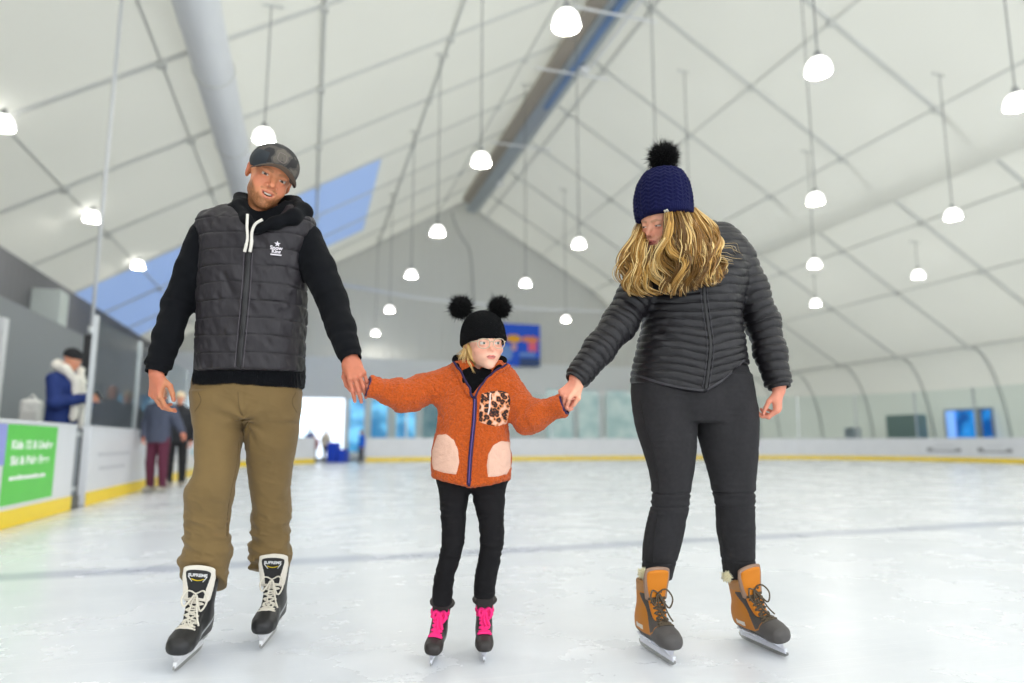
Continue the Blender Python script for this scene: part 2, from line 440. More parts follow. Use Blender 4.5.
VS = {0: [3.2, 8.7, 14.3, 19.9, 25.1], 1: [3.2, 8.5, 13.8], 2: [3.2, 8.55, 13.7, 18.95, 24.3, 31.2, 38.2], 3: [3.2, 8.55, 14.0, 18.95, 24.4], 4: [3.2, 8.5, 13.65, 19.5, 31.2],
      5: [3.2, 8.5, 13.6, 18.9], 6: [3.2, 8.5, 13.7, 19.1, 24.4]}
nth = ['nearest', 'second', 'third', 'fourth', 'fifth', 'sixth', 'seventh', 'eighth']
for i, (u, w, txt) in enumerate(rows):
    k = 0
    for v in [-2.2]+VS[i]:
        if v < 4:
            lamp(u, v, CAMH+w, 'white dome pendant lamp over the near ice, %s' % txt)
        else:
            lamp(u, v, CAMH+w, 'white dome pendant lamp, %s in the %s' % (nth[k], txt)); k += 1

for t, L in LATE:
    MB().tube([(0, 0, 0.36), (0, 0, L-0.05)], 0.013, 6).build('wire', m_wire, t)
    MB().box((-0.25, -0.025, L-0.11), (0.25, 0.025, L-0.05)).build('bracket', m_seam, t)

# ---- dasher boards
def strip(s0, s1, off0, off1, z0, z1, name, m, parent, step=0.4, base=None):
    n = max(2, int((s1-s0)/step)+1); V = []; F = []
    for s in np.linspace(s0, s1, n):
        p, nn = rink_path(s)
        a = p+nn*off0; b = p+nn*off1
        V += [(a[0], a[1], z0), (b[0], b[1], z0), (b[0], b[1], z1), (a[0], a[1], z1)]
    for i in range(n-1):
        for j in range(4):
            k = (j+1) % 4; F.append((i*4+j, i*4+k, i*4+4+k, i*4+4+j))
    F += [(3, 2, 1, 0), tuple((n-1)*4+j for j in range(4))]
    me = bpy.data.meshes.new(name); me.from_pydata(V, [], F)
    bm = bmesh.new(); bm.from_mesh(me); bmesh.ops.recalc_face_normals(bm, faces=bm.faces); bm.to_mesh(me); bm.free()
    if base is not None: me.transform(Matrix.Translation(-Vector(base)))
    return link(name, me, m, parent)
def board(s0, s1, label, group=None, mm=None):
    p, n = rink_path((s0+s1)/2); t = empty('rink_board', (p[0], p[1], 0)); tag(t, label, 'rink board', group)
    strip(s0+0.004, s1-0.004, 0.0, 0.09, 0.004, 0.95, 'panel', mm or m_board, t, base=t.location)
    strip(s0+0.004, s1-0.004, -0.012, 0.0, 0.004, 0.165, 'kick_plate', m_yellow, t, base=t.location)
    strip(s0+0.004, s1-0.004, -0.01, 0.10, 0.95, 0.985, 'cap_rail', m_cap, t, base=t.location)
    return t
m_glass = bpy.data.materials.new('rink_glass'); m_glass.use_nodes = True
k = NT(m_glass); k.n.clear()
out = k.add('ShaderNodeOutputMaterial'); tr = k.add('ShaderNodeBsdfTransparent'); tr.inputs['Color'].default_value = (0.92, 0.955, 0.95, 1)
gl = k.add('ShaderNodeBsdfGlossy'); gl.inputs['Roughness'].default_value = 0.03; fr = k.add('ShaderNodeFresnel'); fr.inputs['IOR'].default_value = 1.2; ge = k.add('ShaderNodeNewGeometry'); fm = k.add('ShaderNodeMath', _operation='SUBTRACT'); fm.use_clamp = True; k.link(fr.outputs[0], fm.inputs[0]); k.link(ge.outputs['Backfacing'], fm.inputs[1])
mxs = k.add('ShaderNodeMixShader'); k.link(fm.outputs[0], mxs.inputs[0]); k.link(tr.outputs[0], mxs.inputs[1]); k.link(gl.outputs[0], mxs.inputs[2]); k.link(mxs.outputs[0], out.inputs[0])
def glass(s0, s1, top, label, group):
    p, n = rink_path((s0+s1)/2); t = empty('glass_pane', (p[0], p[1], 0.985)); tag(t, label, 'glass pane', group)
    strip(s0+0.03, s1-0.03, 0.035, 0.05, 0.985, top, 'pane', m_glass, t, base=t.location)
    q, nn = rink_path(s0); mb = MB(); a = math.atan2(nn[1], nn[0]); R = [[math.cos(a), -math.sin(a), 0], [math.sin(a), math.cos(a), 0], [0, 0, 1]]
    mb.box((0.02, -0.03, 0.985), (0.075, 0.03, top+0.03), R, (q[0]-p[0], q[1]-p[1], -0.985))
    mb.build('post', m_alu, t)
    return t
S = lambda v: v-VBACK
G_L = 'white boards along the left side of the rink'; G_F = 'white boards around the far end of the rink'; G_R = 'white boards along the right side of the rink'
ad = board(S(6.75), S(9.17), 'white rink board carrying the green advertisement at the left edge')
for a, b in ((-0.45, 1.95), (1.95, 4.35), (4.35, 6.75)): board(S(a), S(b), 'white rink board on the left side, nearer than the green advertisement', G_L+', near part')
lp = [(9.72, 12.1, 'white rink board with faint lettering, directly beyond the dark gate post'), (12.1, 14.2, 'white rink board behind the two standing skaters'), (14.2, 16.6, 'white rink board with a red advertisement beside the two standing skaters'),
      (16.6, 19.0, 'white left board between the red advertisement and the man in tan trousers'), (19.0, 21.5, 'white rink board on the left where the corner begins')]
LB = [board(S(a), S(b), l) for a, b, l in lp]
GAP0 = S_CORNER1+7.0; GAP1 = S_CORNER1+9.35
board(S_CORNER1, S_CORNER1+3.5, 'curved white corner board at far left, first from the straight side')
board(S_CORNER1+3.5, GAP0, 'curved white corner board at far left, beside the open gate')
ss = np.linspace(GAP1, S_END+0.4, 3)
far_s = list(ss)+list(np.arange(S_END+2.8, S_CORNER2, 2.4))+[S_CORNER2]
for a, b in zip(far_s[:-1], far_s[1:]): board(a, b, 'plain white board at the far end of the rink', G_F)
cs = np.linspace(S_CORNER2, S_RIGHT, 6)
for i, (a, b) in enumerate(zip(cs[:-1], cs[1:])):
    board(a, b, 'curved white board in the far right corner', 'curved white boards in the far right corner')
rs = np.arange(S_RIGHT, S_TOT-5, 2.4)
for a, b in zip(rs[:-1], rs[1:]): board(a, b, 'plain white board on the right side of the rink', G_R)
for a, b in zip(far_s[:-1], far_s[1:]): glass(a, b, 3.0, 'clear glass pane above the boards at the far end', 'glass panes at the far end')
for a, b in zip(cs[:-1], cs[1:]): glass(a, b, 3.0, 'clear curved glass pane in the far right corner', 'glass panes in the far right corner')
for a, b in zip(rs[:-1], rs[1:]): glass(a, b, 3.0, 'clear glass pane above the right side boards', 'glass panes on the right side')
for (a, b), l in zip(((9.72, 12.1), (12.1, 14.2), (14.2, 16.6), (16.6, 19.0), (19.0, 21.5)), ('beside the dark gate post', 'behind the two standing skaters', 'just beyond the two standing skaters', 'third beyond the dark post', 'where the corner starts')):
    glass(S(a), S(b), 2.35, 'clear glass pane above the left boards %s' % l, None)
glass(S_CORNER1, S_CORNER1+3.5, 2.35, 'curved glass pane in the far left corner, nearest the straight side', None)
glass(S_CORNER1+3.5, GAP0, 2.35, 'curved glass pane in the far left corner beside the open gate', None)
# green advertisement on the near board (a printed sheet)
AX = BU0+0.004
def on_board(px, py): w = Wu(px, py, AX); return w[1], w[2]
(v0, zt) = on_board(8, 424); (v1, _) = on_board(58, 427); zb = on_board(57, 495)[1]
loc = ad.location
def sheet(name, v0, v1, z0, z1, m, parent, x=AX, th=0.003):
    mb = MB().box((x, v0, z0), (x+th, v1, z1)); o = mb.build(name, m); o.data.transform(Matrix.Translation(-Vector(parent.location))); o.parent = parent; return o
m_adg = mat('print_green', (96, 206, 78), 0.4, vary=0.03, vary_scale=3); m_adp = mat('print_violet', (150, 158, 224), 0.4)
adt = empty('advertising_sheet', (AX, (v0+v1)/2, zb)); tag(adt, 'green advertising sheet with white lettering on the nearest left board', 'advertisement')
sheet('print', v0, v1, zb, zt, m_adg, adt)
sheet('violet_print', v0-0.9, v0, zt-(zt-zb)*0.5, zt, m_adp, adt)
def btext(s, size, vc, zc, m, parent, sx=1.0, name='lettering'):
    M = frame((AX+0.004-parent.location[0], vc-parent.location[1], zc-parent.location[2]), (0, sx, 0), (0, 0, 1), (1, 0, 0))
    return text_obj(name, s, size, m, M, parent, 0.0006, bold=0.004)
m_print = mat('print_white', (250, 252, 250), 0.45)
vc = (v0+v1)/2; H_ = zt-zb; wd = v1-v0
btext('Kids 12 & Under', H_*0.15, vc, zb+H_*0.74, m_print, adt, wd*0.86/(H_*0.15*7.2))
btext('Ski & Ride Free', H_*0.15, vc-0.03, zb+H_*0.54, m_print, adt, wd*0.80/(H_*0.15*6.6))
btext('snowkingmountain.com', H_*0.085, vc-0.06, zb+H_*0.33, m_print, adt, wd*0.74/(H_*0.085*10.2))
# faint grey lettering on the next board, and the red advertisement
m_faint = mat('print_grey', (204, 206, 212), 0.4)
fl = empty('board_lettering', (AX, 10.9, 0.5)); tag(fl, 'two faint grey printed lines on the white board beyond the gate', 'lettering')
for z0, a, b in ((0.60, 10.1, 11.75), (0.42, 10.2, 11.5)): sheet('printed_line', a, b, z0, z0+0.045, m_faint, fl)
rdv = empty('advertising_sheet', (AX, 14.8, 0.3)); tag(rdv, 'red and pink advertising sheet on the board behind the standing skaters', 'advertisement')
sheet('print', 14.5, 15.3, 0.42, 0.86, mat('print_pink', (226, 120, 124), 0.4), rdv); sheet('red_print', 14.5, 15.3, 0.24, 0.42, mat('print_red', (236, 108, 84), 0.4), rdv)
tl = MB().box((AX, 17.6, 0.5), (AX+0.003, 17.9, 0.62)).build('advertising_sheet', mat('print_teal', (120, 190, 204), 0.4)); tag(tl, 'small teal mark on the white board left of the far corner', 'advertisement')
# two ads on the boards at far right
for i, (pa, pb) in enumerate((((928, 447), (962, 453)), ((977, 447), (1012, 453)))):
    best = min(np.arange(S_CORNER2, S_TOT, 0.05), key=lambda s: abs(math.atan2(*(rink_path(s)[0]))-math.atan2(*(W((pa[0]+pb[0])/2, 450, 1)[:2]))))
    p, n = rink_path(best); t = empty('board_logo', (p[0], p[1], 0.3)); tag(t, 'grey oblong logo on the far right board, %s of two' % ('left' if i == 0 else 'right'), 'logo')
    hw = 0.72; md = mat('logo_grey', (150, 152, 158), 0.4)
    strip(best-hw, best+hw, -0.019, -0.016, 0.40, 0.46, 'underline', md, t, base=t.location)
    strip(best-hw, best-hw+0.25, -0.019, -0.016, 0.46, 0.58, 'mark', md, t, base=t.location)
    strip(best+hw-0.25, best+hw, -0.019, -0.016, 0.46, 0.54, 'mark', md, t, base=t.location)
    strip(best-0.35, best+0.35, -0.019, -0.016, 0.62, 0.66, 'mark', m_faint, t, base=t.location)

# ---- gate, post and pole on the left
gt = empty('rink_gate', (-2.66, 9.45, 0)); tag(gt, 'grey gate panel standing open beside the green advertisement', 'gate')
m_gate = mat('gate_grey', (132, 138, 144), 0.45, metal=0.3)
chd(MB().box((-2.75, 9.19, 0.14), (-2.7, 9.70, 0.94)), 'gate_panel', m_gate, gt, bevel=0.006)
for z_ in (0.2, 0.85): chd(MB().box((-2.70, 9.21, z_), (-2.67, 9.60, z_+0.05)), 'cross_bar', m_alu, gt)
chd(MB().box((-2.80, 9.19, 0.0), (-2.66, 9.70, 0.14)), 'sill', mat('sill_grey', (112, 112, 108), 0.7), gt)
chd(MB().tube([(-2.68, 9.3, 0.3), (-2.66, 9.3, 0.55), (-2.68, 9.3, 0.78)], 0.012, 8), 'latch_bar', m_alu, gt)
pw = Wu(85, 400, -3.05)
pt = empty('net_pole', (-3.05, pw[1], 0)); tag(pt, 'tall white pole in a black padded post beside the gate', 'pole')
chd(MB().box((-3.12, pw[1]-0.06, 0.0), (-2.98, pw[1]+0.06, 2.3)), 'padded_post', m_black, pt, bevel=0.012)
chd(MB().tube([(-3.05, pw[1], 2.3), (-3.05, pw[1], roof_z(-3.05)-0.05)], 0.024, 10), 'pole', mat('pole_grey', (206, 208, 210), 0.4), pt, True)
chd(MB().lathe([(0.0, 0.0), (0.05, 0.0), (0.05, 0.12), (0.0, 0.12)], 12, (-3.05, pw[1], 2.3)), 'collar', m_alu, pt, True)
# partition with white posts behind the near boards
pa = MB().box((-4.6, 3.0, 0), (-4.5, 16.4, 2.95)).build('wall_partition', mat('partition_grey', (140, 144, 147), 0.5)); tag(pa, 'grey partition wall behind the near left boards', 'wall', kind='structure')
for v in (11.25, 11.62):
    o = MB().box((-4.46, v, 0), (-4.36, v+0.16, 2.6)).build('upright_post', m_white); tag(o, 'white upright post on the grey partition at the left edge', 'post', 'white posts on the partition')
hb = empty('heater_box', tuple(Wu(50, 330, -7.3))); tag(hb, 'pale metal heater box hung on the dark left wall', 'heater')
w0 = np.array(hb.location); wx = -7.0
o = MB().box((WL+0.02, w0[1]-0.32, w0[2]), (wx, w0[1]+0.32, w0[2]+1.15)).build('casing', mat('heater_casing', (196, 204, 202), 0.4, metal=0.2), None, bevel=0.02); o.data.transform(Matrix.Translation(-Vector(hb.location))); o.parent = hb
o = MB().box((wx, w0[1]-0.3, w0[2]+0.08), (wx+0.015, w0[1]+0.3, w0[2]+1.07)).build('grille', mat('heater_grille', (218, 226, 220), 0.4)); o.data.transform(Matrix.Translation(-Vector(hb.location))); o.parent = hb

# ---- facade of the lobby under the far gable
FV = 38.2
def uz(px, py, v=FV): w = Wv(px, py, v); return w[0], w[2]
m_fac = mat('facade_white', (236, 238, 238), 0.5)
m_pane = mat('window_pane', (176, 206, 214), 0.05, spec=0.6)
fz = uz(560, 366)[1]
def wall_with_holes(name, u0, u1, z0, z1, holes, v0, v1, m):
    """holes: list of (ua, ub, za, zb) not overlapping in u"""
    mb = MB(); u = u0
    for a, b, za, zb in sorted(holes):
        if a > u: mb.box((u, v0, z0), (a, v1, z1))
        if za > z0: mb.box((a, v0, z0), (b, v1, za))
        if zb < z1: mb.box((a, v0, zb), (b, v1, z1))
        u = b
    if u < u1: mb.box((u, v0, z0), (u1, v1, z1))
    return mb.build(name, m, fix=False)
wins = [(299, 346), (349, 366), (371, 389), (396, 417), (422, 446), (452, 475)]
holes = []
for a, b in wins: holes.append((uz(a, 397)[0], uz(b, 397)[0], 0.0 if a < 340 else 0.3, uz(330, 397)[1]))
rw = [(546, 574), (578, 600), (606, 640), (646, 690), (700, 740)]
for a, b in rw: holes.append((uz(a, 400)[0], uz(b, 400)[0], 0.2, uz(560, 388)[1]))
fac = wall_with_holes('wall_lobby', WL+0.05, uz(760, 400)[0], 0.0, fz, holes, FV, FV+0.25, m_fac); tag(fac, 'white lobby front under the far gable', 'wall', kind='structure')
o = MB().box((WL, FV, fz), (uz(760, 400)[0], VEND, fz+0.08)).build('trim_%d' % (tn+1), m_fac); tag(o, 'flat white roof edge of the lobby front', 'trim', kind='structure')
m_day = mat('daylight_pane', (236, 244, 252), 0.2, emit=(232, 244, 255), emit_s=1.6)
def tinted(name, a, b, e):
    m = mat(name, a, 0.15, emit=a, emit_s=e)
    k = NT(m); bs = k.n['Principled BSDF']; tc = k.n['Texture Coordinate']
    n = k.add('ShaderNodeTexNoise', Scale=1.3, Detail=3.0); k.link(tc.outputs['Object'], n.inputs['Vector'])
    cr = k.add('ShaderNodeValToRGB'); cr.color_ramp.elements[0].position = 0.38; cr.color_ramp.elements[1].position = 0.62
    cr.color_ramp.elements[0].color = rgba(a); cr.color_ramp.elements[1].color = rgba(b)
    k.link(n.outputs['Fac'], cr.inputs['Fac']); k.link(cr.outputs['Color'], bs.inputs['Base Color']); k.link(cr.outputs['Color'], bs.inputs['Emission Color']); return m
m_teal = tinted('teal_daylight_pane', (24, 110, 160), (112, 190, 228), 0.85)
m_tealdark = tinted('teal_lobby_pane', (60, 100, 112), (110, 140, 144), 0.4)
m_pale = tinted('pale_lobby_pane', (172, 196, 196), (206, 218, 216), 0.32)
wn = 2
for i, (a, b, za, zb) in enumerate(holes):
    m = m_day if i == 0 else (m_teal if i in (1, 2, 3) else (m_tealdark if i < 6 else m_pale))
    t = MB().box((a, FV+0.12, za), (b, FV+0.14, zb)).build('window_%d' % wn, m); wn += 1
    tag(t, 'bright daylight opening of the lobby front' if i == 0 else 'glazed bay of the lobby front', 'window', kind='structure')
    MB().box((a, FV+0.06, zb-0.07), (b, FV+0.115, zb)).box((a, FV+0.06, za), (a+0.06, FV+0.115, zb-0.07)).box((b-0.06, FV+0.06, za), (b, FV+0.115, zb-0.07)).build('window_frame', m_white, t)
# daylight doors in the curved right wall
a = Wu(948, 437, WR-0.35); b = Wu(991, 409, WR-0.35)
vv = sorted((a[1], b[1])); z1 = b[2]
dw = MB().box((WR-0.30, vv[0], 0.0), (WR-0.24, vv[1], z1)).build('window_%d' % wn, tinted('blue_daylight_pane', (10, 76, 150), (40, 140, 220), 0.75)); tag(dw, 'bright blue glazed door in the right wall', 'window', kind='structure')
span = vv[1]-vv[0]
MB().box((WR-0.38, vv[0]-0.08, 0), (WR-0.31, vv[0], z1+0.08)).box((WR-0.38, vv[1], 0), (WR-0.31, vv[1]+0.08, z1+0.08)).box((WR-0.38, vv[0], z1), (WR-0.31, vv[1], z1+0.08)).box((WR-0.38, vv[0]+span*0.22, 0), (WR-0.31, vv[0]+span*0.33, z1)).build('window_frame', mat('frame_grey', (160, 164, 170), 0.4), dw)
MB().box((WR-0.36, vv[1]-span*0.2, 0), (WR-0.32, vv[1], z1)).build('pale_sidelight', mat('pale_blue_pane', (140, 180, 240), 0.2, emit=(130, 175, 245), emit_s=0.8), dw)
# blue banner above the lobby
u0, z1 = uz(497, 323, FV-0.2); u1, z0 = uz(540, 367, FV-0.2)
bn = empty('wall_banner', ((u0+u1)/2, FV-0.2, z0)); tag(bn, 'bright blue banner with orange and pink shapes on the far wall', 'banner')
def bsheet(name, ua, ub, za, zb, m, lift, ell=False):
    A, B, C_, D = u0+(u1-u0)*ua, u0+(u1-u0)*ub, z0+(z1-z0)*za, z0+(z1-z0)*zb
    if ell:
        pl = [((A+B)/2+(B-A)/2*math.cos(t), (C_+D)/2+(D-C_)/2*math.sin(t)) for t in np.linspace(0, 2*PI, 28, False)]
    else: pl = [(A, C_), (B, C_), (B, D), (A, D)]
    chd(MB().prism(pl, 'y', FV-0.2-lift, FV-0.2), name, m, bn)
bsheet('cloth', 0, 1, 0, 1, mat('banner_blue', (0, 88, 226), 0.5), 0.02)
bsheet('yellow_shape', 0.2, 0.56, 0.55, 0.74, mat('banner_yellow', (255, 182, 20), 0.5), 0.03, True)
bsheet('orange_shape', 0.56, 0.98, 0.57, 0.72, mat('banner_orange', (250, 150, 84), 0.5), 0.03, True)
bsheet('pink_shape', 0.72, 0.93, 0.36, 0.58, mat('banner_pink', (250, 110, 140), 0.5), 0.028)
bsheet('peach_shape', 0.32, 0.46, 0.36, 0.54, mat('banner_peach', (226, 170, 172), 0.5), 0.028, True)
bsheet('pale_shape', 0.04, 0.36, 0.1, 0.5, mat('banner_pale', (120, 160, 226), 0.5), 0.025, True)
bsheet('pale_strip', 0.52, 0.9, 0.24, 0.33, mat('banner_pale'), 0.026) if False else bsheet('pale_strip', 0.52, 0.9, 0.24, 0.33, MATS['banner_pale'], 0.026)
bsheet('dark_strip', 0.52, 1.0, 0.0, 0.2, mat('banner_dark', (44, 74, 128), 0.5), 0.026)
# odds and ends behind the glass on the right
g1 = Wu(853, 425, 27.2)
o = MB().box((27.0, g1[1]-0.4, 0.0), (27.3, g1[1]+0.4, 1.2)).box((27.0, g1[1]-0.4, 1.2), (27.3, g1[1]-0.05, 1.55)).box((27.0, g1[1]+0.05, 1.2), (27.3, g1[1]+0.4, 1.55)).build('notice_stand', mat('stand_grey', (170, 178, 186), 0.5)); tag(o, 'small grey notice stand behind the right corner glass', 'stand')
g2 = Wu(905, 430, 27.2)
o = MB().box((27.0, g2[1]-0.9, 0.0), (27.6, g2[1]+0.9, 2.1)).build('storage_cabinet', mat('cabinet_green', (132, 150, 146), 0.5), bevel=0.03); tag(o, 'grey green storage cabinet behind the right glass', 'cabinet')

# ---- light: the lamps above, daylight from the open near end
w = bpy.data.worlds.new('world'); sc.world = w; w.use_nodes = True
bg = w.node_tree.nodes['Background']; bg.inputs['Color'].default_value = (0.93, 0.97, 1.0, 1); bg.inputs['Strength'].default_value = 2.0
sc.view_settings.exposure = 0.2; sc.cycles.transparent_max_bounces = 40
# ================================================================== SOLID MODELLING: distance fields -> one continuous mesh
f32 = np.float32
def A3(x): return np.asarray(x, f32)
def smin(a, b, k):
    h = np.maximum(k-np.abs(a-b), 0)/k
    return np.minimum(a, b)-h*h*k*0.25
def smax(a, b, k): return -smin(-a, -b, k)
def nrm(v): v = np.asarray(v, float); return v/(np.linalg.norm(v)+1e-12)
def sph(p, c, r):
    q = p-A3(c); return np.sqrt((q*q).sum(1))-f32(r)
def ell(p, c, r, R=None):
    q = p-A3(c)
    if R is not None: q = q@A3(R)          # columns of R are the axes
    q = q/A3(r); k0 = np.sqrt((q*q).sum(1))+1e-9; q = q/A3(r); k1 = np.sqrt((q*q).sum(1))+1e-9
    return k0*(k0-1)/k1
def cone(p, a, b, ra, rb, want_t=False):
    a = A3(a); ba = A3(b)-a; q = p-a
    h = np.clip((q@ba)/f32(max(float(ba@ba), 1e-12)), 0, 1)
    q = q-h[:, None]*ba
    d = np.sqrt((q*q).sum(1))-(f32(ra)+h*f32(rb-ra))
    return (d, h) if want_t else d
def chain(p, pts, rs, k=0.0, want_s=False):
    d = None; s0 = 0.0
    for i in range(len(pts)-1):
        di, h = cone(p, pts[i], pts[i+1], rs[i], rs[i+1], True)
        L = float(np.linalg.norm(np.asarray(pts[i+1])-np.asarray(pts[i])))
        if d is None: d = di; s = s0+h*L; raw = di
        else:
            if want_s: s = np.where(di < raw, s0+h*L, s); raw = np.minimum(raw, di)
            d = smin(d, di, k) if k > 0 else np.minimum(d, di)
        s0 += L
    return (d, s) if want_s else d
def rbox(p, c, half, R=None, r=0.0):
    q = p-A3(c)
    if R is not None: q = q@A3(R)
    q = np.abs(q)-(A3(half)-f32(r))
    return np.sqrt((np.maximum(q, 0)**2).sum(1))+np.minimum(q.max(1), 0)-f32(r)
def table(rows, n=160):
    """smooth interpolation table of rows sorted by first column"""
    r = np.asarray(rows, float); r = r[np.argsort(r[:, 0])]
    t = np.linspace(r[0, 0], r[-1, 0], n); out = [t]
    for c in range(1, r.shape[1]):
        y = np.interp(t, r[:, 0], r[:, c])
        w = max(3, n//(len(r)*2)|1); ker = np.hanning(w+2)[1:-1]; ker /= ker.sum()
        y = np.convolve(np.pad(y, w//2, 'edge'), ker, 'valid')
        out.append(y)
    return np.array(out, f32)
def loft(p, tab, axis=2, n=2.2, cap=0.02, capz=None):
    """tab rows: t, c1, c2, r1, r2 along axis; c1/r1 on the first other axis, c2/r2 on the second"""
    o = [i for i in range(3) if i != axis]
    t = p[:, axis]
    c1, c2, r1, r2 = (np.interp(t, tab[0], tab[i]).astype(f32) for i in range(1, 5))
    a = (p[:, o[0]]-c1); b = (p[:, o[1]]-c2)
    q = (np.abs(a/r1)**n+np.abs(b/r2)**n)**(1.0/n)+1e-6
    rad = np.sqrt(a*a+b*b)+1e-6
    d1 = rad*(1-1/q); d2 = (q-1)*np.minimum(r1, r2)
    d = np.where(q > 1, d1, np.maximum(d1, d2))
    lo, hi = (tab[0][0], tab[0][-1]) if capz is None else capz
    return smax(d, np.maximum(t-f32(hi), f32(lo)-t), cap)
def rows_px(rows, n=160):
    """rows (py, xl, xr, d, half_depth) -> table z, cx, cy, rx, ry"""
    out = []
    for py, xl, xr, d, ry in rows:
        a = P(xl, py, d); b = P(xr, py, d)
        out.append((a[2], (a[0]+b[0])/2, d, (b[0]-a[0])/2, ry))
    return table(out, n)
def bounded(p, lo, hi, fn, m=0.03):
    """evaluate fn only near its box; elsewhere a lower bound of the distance"""
    lo, hi = A3(lo), A3(hi)
    q = np.maximum(lo-p, p-hi); d = np.sqrt((np.maximum(q, 0)**2).sum(1))
    out = d+f32(m*0.5); k = d < m
    if k.any(): out[k] = fn(p[k])
    return out
_H = rng.random(65536).astype(f32)
def vnoise(p, scale, seed=0):
    """smooth value noise, -1..1"""
    q = p*f32(scale)+f32(seed*17.3+100); i = np.floor(q).astype(np.int64); f = q-i; f = (f*f*(3-2*f)).astype(f32)
    def h(a, b, c): return _H[((i[:, 0]+a)*73856093 ^ (i[:, 1]+b)*19349663 ^ (i[:, 2]+c)*83492791) & 65535]
    def mixx(b, c): return h(0, b, c)*(1-f[:, 0])+h(1, b, c)*f[:, 0]
    x0 = mixx(0, 0)*(1-f[:, 1])+mixx(1, 0)*f[:, 1]; x1 = mixx(0, 1)*(1-f[:, 1])+mixx(1, 1)*f[:, 1]
    return (x0*(1-f[:, 2])+x1*f[:, 2])*2-1
def groove(s, sp, w=0.2):
    """0 in the channel, 1 on the puff, period sp"""
    a = np.abs(np.mod(s/sp, 1.0)-0.5)*2    # 1 at the seam
    return (1-a**(1.0/w)).astype(f32)

EDG = [(0,1),(2,3),(4,5),(6,7),(0,2),(1,3),(4,6),(5,7),(0,4),(1,5),(2,6),(3,7)]
def surface(f, lo, hi, h, B=12, proj=1, slack=1.7):
    """surface nets over the blocks near the surface"""
    lo = np.asarray(lo, float); hi = np.asarray(hi, float)
    nb = np.ceil((hi-lo)/(h*B)).astype(int)
    g = np.stack(np.meshgrid(*[np.arange(n) for n in nb], indexing='ij'), -1).reshape(-1, 3)
    cen = (lo+(g+0.5)*B*h).astype(f32)
    fc = np.concatenate([f(cen[i:i+200000]) for i in range(0, len(cen), 200000)])
    g = g[np.abs(fc) < B*h*0.866*slack+h]
    N = nb*B+4
    off = np.stack(np.meshgrid(*[np.arange(B+1)]*3, indexing='ij'), -1).reshape(-1, 3)
    keys = []; verts = []; quads = []
    for c0 in range(0, len(g), 300):
        gb = g[c0:c0+300]*B
        idx = gb[:, None, :]+off[None]
        pts = (lo+idx.reshape(-1, 3)*h).astype(f32)
        F = f(pts).reshape(len(gb), B+1, B+1, B+1)
        S = F < 0
        cnt = np.zeros((len(gb), B, B, B), np.int8)
        cor = [(a, b, c) for c in (0, 1) for b in (0, 1) for a in (0, 1)]
        for a, b, c in cor: cnt += S[:, a:a+B, b:b+B, c:c+B]
        act = np.argwhere((cnt > 0) & (cnt < 8))
        if len(act) == 0: continue
        bi, ci = act[:, 0], act[:, 1:]
        val = np.stack([F[bi, ci[:, 0]+a, ci[:, 1]+b, ci[:, 2]+c] for a, b, c in cor], 1)
        acc = np.zeros((len(act), 3)); n = np.zeros(len(act))
        for e0, e1 in EDG:
            v0, v1 = val[:, e0], val[:, e1]; m = (v0 < 0) != (v1 < 0)
            t = np.where(m, v0/np.where(m, v0-v1, 1), 0)
            p0, p1 = np.array(cor[e0]), np.array(cor[e1])
            acc += np.where(m[:, None], p0+t[:, None]*(p1-p0), 0); n += m
        gi = gb[bi]+ci
        verts.append(lo+(gi+acc/n[:, None])*h)
        keys.append(((gi[:, 0]+1)*N[1]+gi[:, 1]+1)*N[2]+gi[:, 2]+1)
        for ax in range(3):
            s0 = S[:, :B, :B, :B]; sl = [slice(None)]+[slice(0, B)]*3; sl[ax+1] = slice(1, B+1); s1 = S[tuple(sl)]
            e = np.argwhere(s0 != s1)
            if len(e) == 0: continue
            gi = gb[e[:, 0]]+e[:, 1:]; flip = ~s0[e[:, 0], e[:, 1], e[:, 2], e[:, 3]]
            u, v = (ax+1) % 3, (ax+2) % 3
            q = []
            for du, dv in ((-1, -1), (0, -1), (0, 0), (-1, 0)):
                t = gi.copy(); t[:, u] += du; t[:, v] += dv
                q.append(((t[:, 0]+1)*N[1]+t[:, 1]+1)*N[2]+t[:, 2]+1)
            q = np.stack(q, 1); q[flip] = q[flip][:, ::-1]; quads.append(q)
    K = np.concatenate(keys); V = np.concatenate(verts); Q = np.concatenate(quads)
    o = np.argsort(K); K = K[o]; V = V[o]
    pos = np.clip(np.searchsorted(K, Q), 0, len(K)-1); ok = (K[pos] == Q).all(1)
    F = pos[ok]
    V = V.astype(f32)
    for _ in range(proj): V = project(f, V, h)
    return V, F
def grad(f, V, e):
    g = np.zeros_like(V)
    for s in ((1, -1, -1), (-1, -1, 1), (-1, 1, -1), (1, 1, 1)):
        s = A3(s); g += f(V+s*f32(e))[:, None]*s
    return g/(np.linalg.norm(g, axis=1)[:, None]+1e-12)
def project(f, V, h):
    n = grad(f, V, h*0.5); d = np.clip(f(V), -h*0.6, h*0.6)
    return (V-n*d[:, None]).astype(f32)
def solid(name, f, lo, hi, h, material, parent=None, base=(0, 0, 0), col=None, pre=None):
    V, F = surface(f, lo, hi, h)
    c = col(V) if col is not None else None
    V = V-A3(base)
    me = np_mesh(name, V, F, c)
    o = link(name, me, material, parent, True)
    return o
def prim_solid(f): return f
